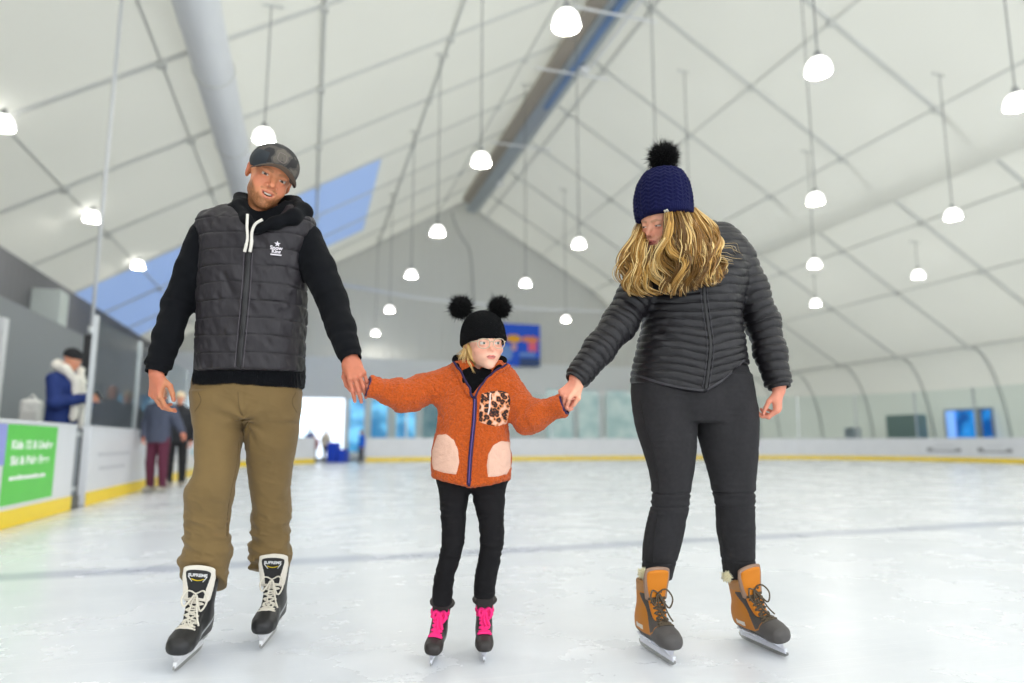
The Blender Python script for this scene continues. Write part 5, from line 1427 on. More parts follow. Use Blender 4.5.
# leopard chest pocket and two pale side pockets
m_leo = mat('leopard', (196, 130, 84), 0.9, sheen=0.2)
k = NT(m_leo); bs = k.n['Principled BSDF']; tc = k.n['Texture Coordinate']
nz = k.add('ShaderNodeTexNoise', Scale=60.0, Detail=2.0); k.link(tc.outputs['Object'], nz.inputs['Vector'])
mxv = k.add('ShaderNodeMixRGB', Fac=0.012); mxv.blend_type = 'ADD'; k.link(tc.outputs['Object'], mxv.inputs['Color1']); k.link(nz.outputs['Color'], mxv.inputs['Color2'])
vo = k.add('ShaderNodeTexVoronoi', Scale=58.0); k.link(mxv.outputs['Color'], vo.inputs['Vector'])
cr = k.add('ShaderNodeValToRGB'); e = cr.color_ramp.elements; e[0].position = 0.0; e[0].color = rgba((150, 82, 46)); e[1].position = 0.30; e[1].color = rgba((34, 22, 24))
for po, cc in ((0.47, (30, 20, 22)), (0.55, (206, 124, 70)), (0.78, (238, 188, 160))):
    q = e.new(po); q.color = rgba(cc)
k.link(vo.outputs['Distance'], cr.inputs['Fac']); k.link(cr.outputs['Color'], bs.inputs['Base Color'])
lay_patch('chest_pocket', gb, GBASE, [(481, 393.5), (490, 391), (500, 390), (508, 392), (511, 399), (509.5, 412), (507, 424), (496, 427), (487, 425), (478.5, 422), (479, 408)], 2.4, 0.006, m_leo, gcoat)
lay_strip('pocket_zip', gb, GBASE, [(490.5, 393), (489.5, 402), (488.0, 415)], 2.4, 0.006, 0.009, mat('zip_pale', (236, 214, 206), 0.6), gcoat, 30)
lay_patch('side_pocket', gb, GBASE, [(437, 434.5), (446, 433.5), (454, 439.5), (458.5, 450), (459.5, 463), (456.5, 475), (445, 473.5), (433, 470), (431.5, 463), (432, 450)], 2.4, 0.005, m_pink, gcoat)
lay_patch('side_pocket', gb, GBASE, [(510, 441.5), (501, 440.5), (493, 445), (488, 454), (486.5, 465), (487.5, 477.5), (497, 477), (507, 474.5), (511, 468), (511.3, 452)], 2.4, 0.005, m_pink, gcoat)
for h_, dv in ((gwL, nrm(gwL-geL)), (gwR, nrm(gwR-geR))):
    a = np.cross(dv, [0, 1, 0.2]); a = nrm(a); b_ = np.cross(dv, a)
    ring = [h_+dv*0.010-GBASE+(a*math.cos(t)+b_*math.sin(t))*0.0345 for t in np.linspace(0, 2*PI, 29)]
    MB().tube(ring, 0.0055, 7, False).build('cuff_trim', m_purple, gcoat, True)
# --- leggings
GL_ = rows_px([(476, 438, 475, 2.575, .07), (490, 439, 471, 2.57, .067), (500, 440, 467.5, 2.56, .063), (514, 441, 465.7, 2.545, .06), (530, 442.6, 465, 2.525, .054), (545, 441.5, 464, 2.515, .051), (552, 440, 462, 2.52, .05), (563, 437.6, 459, 2.54, .048), (574, 435, 455, 2.555, .045), (587, 433.4, 453.4, 2.57, .043), (600, 432.6, 451.6, 2.58, .043), (604, 433, 451, 2.58, .040)], 240)
GR_ = rows_px([(476, 469, 508, 2.575, .07), (490, 472, 505.5, 2.57, .067), (500, 473.5, 504.5, 2.56, .063), (514, 476.7, 504, 2.545, .06), (530, 479.8, 503.7, 2.525, .054), (545, 480.4, 503, 2.515, .051), (552, 479.8, 501.8, 2.52, .05), (563, 477.6, 500, 2.54, .048), (574, 475.2, 497.2, 2.555, .045), (587, 474, 495.2, 2.57, .043), (594, 474.5, 494.6, 2.58, .043), (597, 475, 494, 2.58, .040)], 240)
def gleg_f(p):
    d = smin(np.minimum(loft(p, GL_, 2, 2.1, 0.008), loft(p, GR_, 2, 2.1, 0.008)), ell(p, P(472, 478, 2.575), (0.13, 0.075, 0.05)), 0.02)
    q2 = p*A3((0.7, 0.7, 2.0))
    return d-0.0022*(1-2*np.abs(vnoise(q2, 26, 3)))-0.0018*vnoise(q2, 14, 4)
solid('leggings', gleg_f, (-0.35, 2.4, 0.12), (0.05, 2.7, 0.68), 0.0027, m_gpants, girl, GBASE)
# --- skates
m_gboot = mat('girl_boot', (44, 40, 40), 0.5, vcol=True, bump=(300, 0.2, 'noise'), bump_dist=0.002)
m_gtong = mat('girl_tongue', (44, 39, 38), 0.7)
m_glace = mat('lace_pink', (255, 40, 132), 0.75, bump=(1200, 0.3, 'noise'), bump_dist=0.001)
def gboot_c(q):
    C = np.tile(lin((30, 27, 27)), (len(q), 1)); C[q[:, 1] > 0.085] = lin((44, 39, 38)); C[q[:, 2] < 0.066] = lin((18, 17, 18))
    C[(np.abs(q[:, 2]-0.10+0.25*q[:, 1]) < 0.004) & (q[:, 1] < 0.06)] = lin((150, 148, 150))
    return C
for tp, bk, ln in (((430, 668), (437, 651), -0.13), ((484, 664.5), (483, 648), -0.02)):
    a = G(*tp); v = G(*bk)-a; v = nrm(v)
    b = skate('skate', None, a+v*0.2, a, 0.70, girl, GBASE, m_gboot, gboot_c, m_glace, 0.0085, m_gtong, lean=ln, n=8, h=0.0032, style='kid')
    # rolled padded collar
    MB().tube([(0.055*math.sin(t), -0.041+0.063*math.cos(t), 0.272-0.010*math.cos(t)) for t in np.linspace(0.7, 2*PI-0.7, 24)], 0.012, 8).build('padded_collar', m_gtong, b, True)
# ================================================================== THE WOMAN
woman, WBASE = person_root('woman with long wavy blonde hair, navy pompom hat, black puffer jacket and grey jeans', 710, 655)
m_puff = mat('puffer_black', (44, 42, 48), 0.42, spec=0.4, vcol=True, bump=(70, 0.35, 'noise'), bump_dist=0.005)
m_jeans = mat('jeans_black', (60, 59, 61), 0.9, spec=0.25, vcol=True, vary=0.10, vary_scale=70, bump=(600, 0.35, 'noise'), bump_dist=0.002)
m_what = mat('knit_navy', (17, 20, 62), 0.92, spec=0.2, bump=(170, 0.6, 'voronoi'), bump_dist=0.003)
m_hair = mat('hair_gold', (186, 146, 82), 0.42, spec=0.5, vcol=True, bump=(260, 0.35, 'noise'), bump_dist=0.002, stretch=(1, 1, 0.12))
wsR, weR, wwR = P(650, 272, 2.63), P(620, 323, 2.58), P(577, 378, 2.475)
wsL, weL, wwL = P(736, 258, 2.67), P(762.5, 322, 2.68), P(778.5, 384, 2.63)
wh = Head(P(663.0, 223.5, 2.555), rotm(-46, 27, 12), 0.95, 'woman')
whR = Hand(P(577.5, 382.5, 2.47), (0.9, -0.2, -0.3), (-0.68, -0.28, -0.66), (-0.36, -0.82, 0.45), 0.80, [(52, 58, 34), (54, 60, 34), (56, 60, 36), (58, 60, 36)], spread=(2, 0, -2, -4), thumb=((0.5, 0.75, -0.45), (-0.15, 0.9, -0.5), (-0.4, 0.8, -0.5)))
whL = Hand(P(779.0, 391, 2.635), (-0.55, -0.8, 0.05), (-0.10, 0.10, -1), (0.82, -0.55, -0.1), 0.82, [(40, 44, 25), (48, 50, 30), (54, 54, 30), (58, 54, 30)], thumb=((0.45, 0.8, -0.5), (0.1, 0.95, -0.35), (-0.05, 0.95, -0.3)))
wneck = (wh.world((0, 0.03, -0.07)), P(697, 246, 2.66))
def woman_body(p):
    d = smin(wh.sdf(p), cone(p, wneck[0], wneck[1], 0.045, 0.055), 0.03)
    d = smin(d, chain(p, [P(697, 262, 2.66), P(690, 320, 2.67), P(690, 370, 2.70)], [0.08, 0.075, 0.08]), 0.05)
    d = smin(d, chain(p, [P(697, 262, 2.66), wsR, weR, wwR, whR.world((0, 0, 0))], [0.06, 0.042, 0.033, 0.024, 0.023], 0.02), 0.02)
    d = smin(d, chain(p, [P(697, 262, 2.66), wsL, weL, wwL, whL.world((0, 0, 0))], [0.06, 0.042, 0.033, 0.024, 0.023], 0.02), 0.02)
    d = smin(d, chain(p, [P(680, 385, 2.70), P(668, 425, 2.69), P(671, 495, 2.64), P(660, 560, 2.70)], [0.07, 0.055, 0.04, 0.035]), 0.03)
    d = smin(d, chain(p, [P(708, 385, 2.71), P(727, 425, 2.71), P(733, 495, 2.68), P(738, 560, 2.75)], [0.07, 0.055, 0.04, 0.035]), 0.03)
    return smin(smin(d, whR.sdf(p), 0.008), whL.sdf(p), 0.008)
def woman_col(p):
    C = wh.color(p, (236, 172, 142), eye=(84, 72, 60), brow=(140, 104, 66), lips=(200, 104, 98), gaze=(-0.2, -0.9, -0.4))
    return whL.color(p, whR.color(p, C, (228, 140, 118)), (228, 140, 118))
solid('body', woman_body, (0.1, 2.2, 0.15), (1.15, 3.0, 1.75), 0.0026, m_skin, woman, WBASE, woman_col)
# --- knit hat with a cable pattern and a pompom
HT = rows_px([(165.5, 655, 671, 2.54, .03), (169, 649, 677, 2.54, .060), (175, 642.5, 683.5, 2.54, .085), (185, 636.5, 689, 2.54, .110), (198, 633.6, 691.7, 2.54, .124), (209, 634, 692.6, 2.54, .126), (221, 636.5, 693, 2.54, .124)])
hcx, hcy = P(663.5, 205, 2.55)[0], 2.54
def what_f(p):
    d = loft(p, HT, 2, 2.0, 0.02)
    ph = np.arctan2(p[:, 0]-hcx, -(p[:, 1]-hcy)); z = p[:, 2]
    rim = P(660, 217.5, 2.45)[2]
    cutz = rim+0.026*(p[:, 0]-hcx)/0.11*1.0-0.012*(p[:, 1]-hcy)/0.11
    col = ph/0.33; tri = np.abs(np.mod(col, 1)-0.5)*2
    body = np.clip((z-cutz-0.028)/0.01, 0, 1)
    d = d-0.0014*np.sin(z*400+tri*4.2)*body-0.0010*np.cos(col*2*PI*2)*body-0.0005*(1-body)*np.sin(ph*90)
    d = smax(d, cutz-z, 0.006)
    return smax(d, -ell(p, P(664, 222, 2.545), (0.090, 0.096, 0.045)), 0.004)
whato = solid('hat', what_f, (0.4, 2.35, 1.35), (0.8, 2.75, 1.8), 0.0024, m_what, woman, WBASE)
fur_ball('pompom', P(663.5, 157.5, 2.55), 0.058, 3600, m_fur, whato, WBASE, 9, width=0.0017)
hb_ = bvh_of(whato)
c_, n_ = cast(hb_, WBASE, P(666.6, 211.5, 2.3)); zz = nrm(np.mean([cast(hb_, WBASE, P(666.6+i, 211.5+j, 2.3))[1] for i in range(-6, 7, 2) for j in range(-3, 4, 2)], 0)); yy = nrm(np.array([0, 0, 1.0])-zz[2]*zz); xx = np.cross(yy, zz)
o = MB().box((-0.0085, -0.0115, -0.003), (0.0085, 0.0115, 0.003)).build('hat_label', mat('label_cream', (228, 224, 208), 0.7), whato, bevel=0.001); o.data.transform(frame(c_, xx, yy, zz))
o = MB().prism([(0, -0.005), (0.003, 0), (0, 0.005), (-0.003, 0)], 'z', 0.003, 0.0036).build('label_mark', m_zip, whato); o.data.transform(frame(c_, xx, yy, zz))
# --- hair
GD = [[(640, 226, 2.60), (632, 242, 2.55), (624, 260, 2.53), (620.5, 278, 2.53), (629, 294, 2.52)],
      [(641, 230, 2.58), (635, 247, 2.52), (629, 265, 2.48), (634, 284, 2.48), (648, 297, 2.48)],
      [(646, 246, 2.50), (643, 257, 2.46), (640, 271, 2.45), (650, 286, 2.46), (661, 294, 2.47)],
      [(668, 217, 2.435), (668, 236, 2.41), (661, 257, 2.405), (668, 277, 2.42), (677, 291, 2.43)],
      [(670, 216, 2.437), (671, 236, 2.40), (674, 255, 2.40), (687, 272, 2.41), (680, 297, 2.43)],
      [(675, 216, 2.45), (680, 235, 2.41), (686, 255, 2.41), (697, 272, 2.42), (692, 290, 2.44)],
      [(684, 215, 2.48), (691, 232, 2.445), (697, 252, 2.44), (706, 270, 2.45), (713, 287, 2.46)],
      [(691, 213, 2.53), (701, 226, 2.50), (709, 246, 2.485), (712, 266, 2.47), (719, 284, 2.47)],
      [(693, 213, 2.58), (705, 223, 2.56), (715, 240, 2.54), (717.5, 258, 2.52), (714, 276, 2.50)]]
PAL = [(104, 72, 26), (138, 98, 40), (168, 124, 54), (196, 152, 78), (222, 188, 124), (118, 82, 30), (158, 114, 46), (142, 100, 40)]
# body of the hair under the locks
def hairvol(p):
    d = None
    for gd, r in zip(GD, (.022, .026, .026, .020, .024, .026, .028, .030, .030)):
        pts = [P(x+(4 if gd is GD[0] else (-5 if gd is GD[8] else 0)), y, dd+0.040) for x, y, dd in gd[:4]]
        c = chain(p, pts, [r*0.7, r*0.85, r*0.95, r*0.5], 0.02)
        d = c if d is None else smin(d, c, 0.03)
    d = smin(d, chain(p, [P(678, 216, 2.60), P(688, 238, 2.60), P(694, 262, 2.56)], [.045, .045, .03]), 0.04)
    # leave the face free
    d = smax(d, -cone(p, wh.world((0, -0.05, -0.02)), wh.world((0.0, -0.26, -0.03)), 0.062, 0.075), 0.01)
    return d-0.003*np.sin(p[:, 0]*260+3*vnoise(p, 14, 2))
solid('hair', hairvol, (0.3, 2.3, 1.05), (0.9, 2.8, 1.6), 0.004, m_hair, woman, WBASE, lambda p: np.tile(lin((100, 72, 32)), (len(p), 1)))
def tresses(name, guides, nc, per, r0, m, parent, base, seed, pal, amp=0.02, ns=34, k=4):
    """clumps of fine strands that wave together, more toward the ends"""
    g = np.random.default_rng(seed); Gs = [smooth_path([P(*q) for q in gd], ns) for gd in guides]; V = []; F = []; Cc = []
    T = np.linspace(0, 1, ns)[:, None]; seg = np.arange(k)
    for c in range(nc):
        s = (c+g.uniform(0, 1))/nc*(len(Gs)-1); a = min(int(s), len(Gs)-2); f = s-a
        p0 = Gs[a]*(1-f)+Gs[a+1]*f+np.array([0, 0, 0.014])*(1-T)**3; ph = s*2.4+g.normal()*0.5; fr = 1.35+0.3*math.sin(s*1.7)+g.normal()*0.08; am = amp*g.uniform(0.55, 1.15)
        p0 = p0+np.array([g.normal()*0.006, g.normal()*0.012, 0])*np.clip(T*3, 0.2, 1)
        w = np.concatenate([np.sin(ph+fr*6.28*T), 0.9*np.cos(ph+fr*6.28*T), 0.15*np.sin(ph+fr*6.28*T)], 1)*am*np.clip(T*1.6, 0, 1)**1.3
        pc = p0+w; tone = lin(pal[g.integers(len(pal))]); end = 1-g.uniform(0, 0.12)
        for i in range(per):
            o = g.normal(size=3)*np.array([0.0062, 0.0050, 0.0]); sp = (0.9+0.5*np.sin(PI*T))*(1-0.55*T**2)
            q = pc+o*sp+np.concatenate([np.sin(T*9+i), np.cos(T*8+i*1.7), 0*T], 1)*0.0011
            m_ = max(8, int(ns*min(1.0, end+g.normal()*0.03))); q = q[:m_]-base
            tt = np.linspace(0, 1, m_); r = r0*g.uniform(0.7, 1.25)*np.clip(0.6+tt*3, 0, 1)*(1-0.7*tt**2); r[-1] = r0*0.1
            v, fc = sweep(q, r, k, False, 0.8); b = len(V); V += v; F += [tuple(j_+b for j_ in z_) for z_ in fc]
            cc = tone*g.uniform(0.78, 1.18) if g.random() > 0.12 else lin((232, 202, 140))*g.uniform(0.85, 1.05)
            Cc.append(np.repeat(cc[None], m_*k, 0))
    me = bpy.data.meshes.new(name); me.from_pydata([tuple(v) for v in V], [], F)
    a = me.color_attributes.new('Col', 'FLOAT_COLOR', 'POINT'); c4 = np.ones((len(V), 4), f32); c4[:, :3] = np.clip(np.concatenate(Cc), 0, 1); a.data.foreach_set('color', c4.ravel())
    return link(name, me, m, parent, True)
tresses('hair_locks', GD[3:], 66, 15, 0.0026, m_hair, woman, WBASE, 21, PAL, 0.027)
tresses('hair_locks', GD[:3], 24, 15, 0.0026, m_hair, woman, WBASE, 22, PAL, 0.026)
tresses('hair_locks', [[(x, y-2, d_-0.010) for x, y, d_ in g_] for g_ in GD[5:]], 26, 13, 0.0026, m_hair, woman, WBASE, 27, PAL, 0.025)
tresses('hair_locks', [[(652, 250, 2.47), (650, 263, 2.44), (655, 278, 2.44), (664, 295, 2.45)], [(662, 248, 2.43), (659, 263, 2.42), (667, 280, 2.43), (674, 294, 2.44)]], 14, 14, 0.0026, m_hair, woman, WBASE, 29, PAL, 0.024)
locks('stray_hair', [[(700, 228, 2.50), (716, 240, 2.50), (731, 243, 2.52), (744, 262, 2.55)], [(704, 236, 2.49), (718, 246, 2.49), (733, 247, 2.51), (741, 252, 2.54)], [(690, 262, 2.44), (700, 276, 2.45), (716, 285, 2.46), (724, 280, 2.48)]], 12, 0.0022, m_hair, woman, WBASE, 23, [(232, 210, 168), (206, 176, 118)], wav=0.008, jit=0.006)
locks('hair_locks', [[(x, y-2, d_-0.012) for x, y, d_ in g_] for g_ in GD[6:]], 130, 0.0058, m_hair, woman, WBASE, 27, PAL, wav=0.020, ns=48, jit=0.010, taper=0.35)
# --- puffer jacket
JT = rows_px([(226, 682, 728, 2.67, .06), (233, 666, 738, 2.665, .08), (242, 652, 744, 2.66, .098), (255, 645, 747, 2.655, .112), (270, 643, 747, 2.65, .124), (284, 643, 745, 2.645, .132), (300, 644, 741, 2.645, .135), (314, 644.5, 739.5, 2.65, .133), (330, 642.5, 741, 2.66, .132), (346, 638, 744, 2.67, .136), (360, 634.5, 745.5, 2.68, .142), (376, 632.5, 746.5, 2.69, .145), (398, 632, 748, 2.70, .146)])
def whem(p):
    xs = [P(x_, y_, 2.55) for x_, y_ in ((630, 373), (645, 379), (668, 386), (690, 390), (706, 391.5), (722, 381), (735, 370), (746, 359))]
    return np.interp(p[:, 0], [a[0] for a in xs], [a[2] for a in xs]).astype(f32)
zx = [P(x_, y_, 2.52) for x_, y_ in ((703, 270), (704.5, 300), (708, 325), (710.5, 346), (708, 370), (705, 391))]
def zipx(z): return np.interp(z, [a[2] for a in zx][::-1], [a[0] for a in zx][::-1])
def jq(p):
    """quilting coordinate of the torso: sagging lines that meet at the zip"""
    dx = p[:, 0]-zipx(p[:, 2])
    lowz = np.clip((P(700, 300, 2.55)[2]-p[:, 2])/0.3, 0, 1)
    return p[:, 2]-np.where(dx > 0, 0.30, 0.16)*np.abs(dx)*(0.35+0.9*lowz)+0.008*vnoise(p, 10, 3)
SPJ = 0.0315
def jack_f(p):
    d = loft(p, JT, 2, 2.3, 0.02)
    d = smax(d, whem(p)-p[:, 2]-0.12*(p[:, 1]-2.55), 0.012)
    g = groove(jq(p), SPJ, 0.30)
    d = d-0.0058*g-0.0035*vnoise(p*A3((1, 1, 1.4)), 28, 4)
    # tucks at the waist
    w = P(660, 335, 2.53); v = p-A3(w); d = d+0.007*np.sin((v[:, 0]*0.75+v[:, 2])*95)*np.exp(-(v*v).sum(1)/0.075**2)*0.6
    for a, b, c, r, sd in ((wsR, weR, wwR, [.070, .064, .060, .052, .043], 1), (wsL, weL, wwL, [.074, .067, .061, .054, .047], 2)):
        pts = [a, a*0.5+b*0.5, b, b*0.5+c*0.5, c]
        ad, s = chain(p, pts, r, 0.03, True)
        ga = groove(s+0.006*vnoise(p, 12, sd)+0.010*vnoise(p, 5, sd), SPJ*1.02, 0.30)
        dv = nrm(c-b)
        ad = ad-0.0056*ga-0.0025*vnoise(p, 30, sd)
        ad = smax(ad, (p-A3(c+dv*0.004))@A3(dv), 0.008)
        cf = smax(cone(p, c-dv*0.02, c+dv*0.016, r[-1]*0.93, r[-1]*0.9), np.abs((p-A3(c+dv*0.004))@A3(dv))-f32(0.014), 0.004)
        ad = smin(ad, cf, 0.004)
        ad = smax(ad, -cone(p, c+dv*0.004, c+dv*0.05, r[-1]*0.74, r[-1]*0.78), 0.003)
        d = smin(d, ad, 0.02)
    # stand collar
    col = chain(p, [P(690, 243, 2.54), P(676, 235, 2.60), P(684, 228, 2.72), P(712, 227, 2.74), P(720, 234, 2.62), P(700, 246, 2.54)], [.020, .024, .026, .026, .024, .020], 0.02)
    return smin(d, col-0.003*vnoise(p, 30, 7), 0.015)
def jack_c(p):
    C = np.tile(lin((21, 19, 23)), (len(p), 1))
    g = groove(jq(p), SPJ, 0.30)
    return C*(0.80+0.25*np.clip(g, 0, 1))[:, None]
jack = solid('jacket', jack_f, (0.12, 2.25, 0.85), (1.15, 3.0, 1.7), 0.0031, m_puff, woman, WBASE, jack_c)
jb = bvh_of(jack)
lay_strip('zip', jb, WBASE, [(703, 275), (704.5, 300), (708, 325), (710.5, 346), (708.5, 368), (705.5, 390)], 2.4, 0.013, 0.006, m_zip, jack, 70, -0.002)
m_tape2 = mat('zip_tape_dark', (50, 48, 53), 0.5)
for dx in (-3.2, 3.2): lay_strip('zip_edge', jb, WBASE, [(703+dx, 275), (704.5+dx, 300), (708+dx, 325), (710.5+dx, 346), (708.5+dx, 368), (705.5+dx, 389)], 2.4, 0.004, 0.005, m_tape2, jack, 70, -0.002)
hem = [(633, 373.5), (645, 378), (668, 385), (690, 389), (704, 390.5)]
lay_strip('hem_binding', jb, WBASE, hem, 2.4, 0.009, 0.003, m_tape2, jack, 50)
lay_strip('hem_binding', jb, WBASE, [(706, 390.5), (722, 380.5), (735, 369.5), (744, 360)], 2.4, 0.009, 0.003, m_tape2, jack, 40)
# --- jeans
JL = rows_px([(376, 632, 700, 2.70, .135), (393, 632, 699, 2.70, .130), (409, 633.5, 698, 2.695, .122), (425, 635.4, 697, 2.69, .115), (434, 637.7, 696.3, 2.685, .110), (450, 643, 695.6, 2.67, .100), (467, 648, 694, 2.655, .090), (483, 651.5, 691.5, 2.645, .080), (494, 652.2, 690, 2.64, .074), (506, 651.5, 688, 2.65, .072), (515, 649, 687, 2.66, .073), (531, 645, 683.7, 2.68, .074), (547, 642.7, 680.3, 2.70, .070), (563, 642, 675.6, 2.715, .062), (570, 642, 673.5, 2.72, .058), (579, 643, 671, 2.725, .052)], 260)
JR = rows_px([(376, 692, 750, 2.71, .135), (393, 694, 752.6, 2.71, .130), (409, 695, 755.8, 2.71, .122), (425, 696.8, 757.4, 2.705, .115), (434, 698.3, 757.7, 2.70, .110), (450, 702, 757.4, 2.695, .100), (467, 707.3, 756, 2.69, .090), (483, 711, 754.6, 2.685, .080), (494, 713.3, 754, 2.68, .074), (506, 716, 754, 2.69, .072), (515, 716.6, 754, 2.70, .073), (531, 717.6, 754.5, 2.73, .074), (547, 720.2, 754.5, 2.75, .070), (563, 722.3, 754.5, 2.77, .062), (571, 723.6, 753.6, 2.78, .058), (579, 725, 752, 2.785, .052)], 260)
JP = rows_px([(366, 634, 746, 2.70, .135), (376, 632.5, 749, 2.705, .140), (393, 632.5, 752.4, 2.71, .145), (410, 634, 755.5, 2.71, .138), (423, 636, 757, 2.705, .118)])
kz = [P(670, y_, 2.58)[2] for y_ in (494, 503, 508)]
def jean_f(p):
    z = p[:, 2]
    d = np.minimum(loft(p, JL, 2, 2.1, 0.008), loft(p, JR, 2, 2.1, 0.008))
    d = smin(d, loft(p, JP, 2, 2.25, 0.012), 0.014)
    q2 = p*A3((0.6, 0.6, 2.2)); kn = np.exp(-((z-kz[1])/0.05)**2)
    d = d-0.0022*(1-2*np.abs(vnoise(q2, 22, 3)))*(0.35+kn)-0.0015*vnoise(q2, 12, 4)
    for k_, a_ in ((kz[0], .005), (kz[2], .0045), (P(670, 567, 2.6)[2], .003)): d = d+a_*np.exp(-((z-k_-0.003*vnoise(p, 20, 2))/0.0045)**2)
    return d
def jean_c(p):
    # faded thighs of washed denim
    C = np.tile(lin((43, 42, 44)), (len(p), 1)); n = vnoise(p*A3((1, 1, 0.4)), 30, 2)
    f = np.clip(0.5+0.5*np.sin((p[:, 0]-0.72)*30), 0, 1)*0.12+0.10*n
    return C*(1+f)[:, None]
jeans = solid('jeans', jean_f, (0.4, 2.4, 0.2), (1.05, 2.95, 1.1), 0.0032, m_jeans, woman, WBASE, jean_c)
nb_ = bvh_of(jeans); m_seam2 = mat('jean_seam', (20, 19, 21), 0.8)
lay_strip('leg_seam', nb_, WBASE, [(640, 400), (645, 425), (653, 450), (658, 475), (659, 495)], 2.4, 0.005, 0.0022, m_seam2, jeans, 60)
lay_strip('leg_seam', nb_, WBASE, [(659, 507), (655.5, 525), (653, 545), (652, 565)], 2.4, 0.004, 0.002, m_seam2, jeans, 40)
lay_strip('leg_seam', nb_, WBASE, [(720, 508), (721, 530), (724, 550), (727, 568)], 2.4, 0.004, 0.0016, m_seam2, jeans, 40)
# --- skates
m_wboot = mat('boot_tan', (200, 134, 40), 0.6, vcol=True, bump=(350, 0.3, 'noise'), bump_dist=0.002)
m_wtong = mat('tongue_orange', (206, 122, 14), 0.7, bump=(500, 0.2, 'noise'), bump_dist=0.002)
m_wedge = mat('tongue_edge', (150, 122, 104), 0.8)
m_wlace = mat('lace_speckled', (84, 72, 56), 0.8, vary=0.75, vary_scale=260)
m_cream = mat('fur_cream', (240, 232, 196), 0.8, sheen=0.2)
def wboot_c(q):
    y, z, x = q[:, 1], q[:, 2], np.abs(q[:, 0])
    C = np.tile(lin((186, 116, 28)), (len(q), 1))
    band = np.interp(y, [-.14, -.10, -.04, .03, .07, .10, .17], [.105, .088, .078, .082, .100, .16, .2])
    C[z < band] = lin((78, 75, 74))
    C[z < 0.064] = lin((62, 60, 60))
    fx = np.interp(z, [.10, .14, .20, .26], [.036, .034, .030, .028])
    panel = (y > -0.045-0.1*(z-0.2)) & (x < fx+0.016) & (z > band+0.006) & (z < 0.228) & (y > 0.034-0.62*(z-0.105))
    C[panel] = lin((70, 66, 64))
    C[(z > 0.232) & (y < 0.0)] = lin((168, 120, 70))
    C[(np.abs(z-0.098+0.04*y) < 0.008) & (y > -0.075) & (y < -0.02)] = lin((214, 208, 200))
    return C
for bk, tp, ln in (((635, 641), (674.5, 667.5), 0.0), ((741, 637.6), (788, 658.7), 0.22)):
    b = skate('skate', None, G(*bk), G(*tp), 0.96, woman, WBASE, m_wboot, wboot_c, m_wlace, 0.0038, m_wtong, lean=ln, style='hike', n=9, h=0.0024)
    V, F = surface(lambda p: loft(p+A3((0, 0.004, 0)), TONGW, 2, 3.2, 0.016), (-0.07, -0.03, 0.18), (0.07, 0.09, 0.36), 0.003)
    link('tongue_edging', np_mesh('tongue_edging', V*A3((0.93, 1, 0.985))-A3((0, 0.008, -0.002)), F), m_wedge, b, True)
for px in ((642.5, 573.5), (726.5, 577)):
    fur_ball('fur_toggle', P(px[0], px[1], 2.66 if px[0] < 700 else 2.72), 0.019, 520, m_cream, woman, WBASE, 31, width=0.0024)
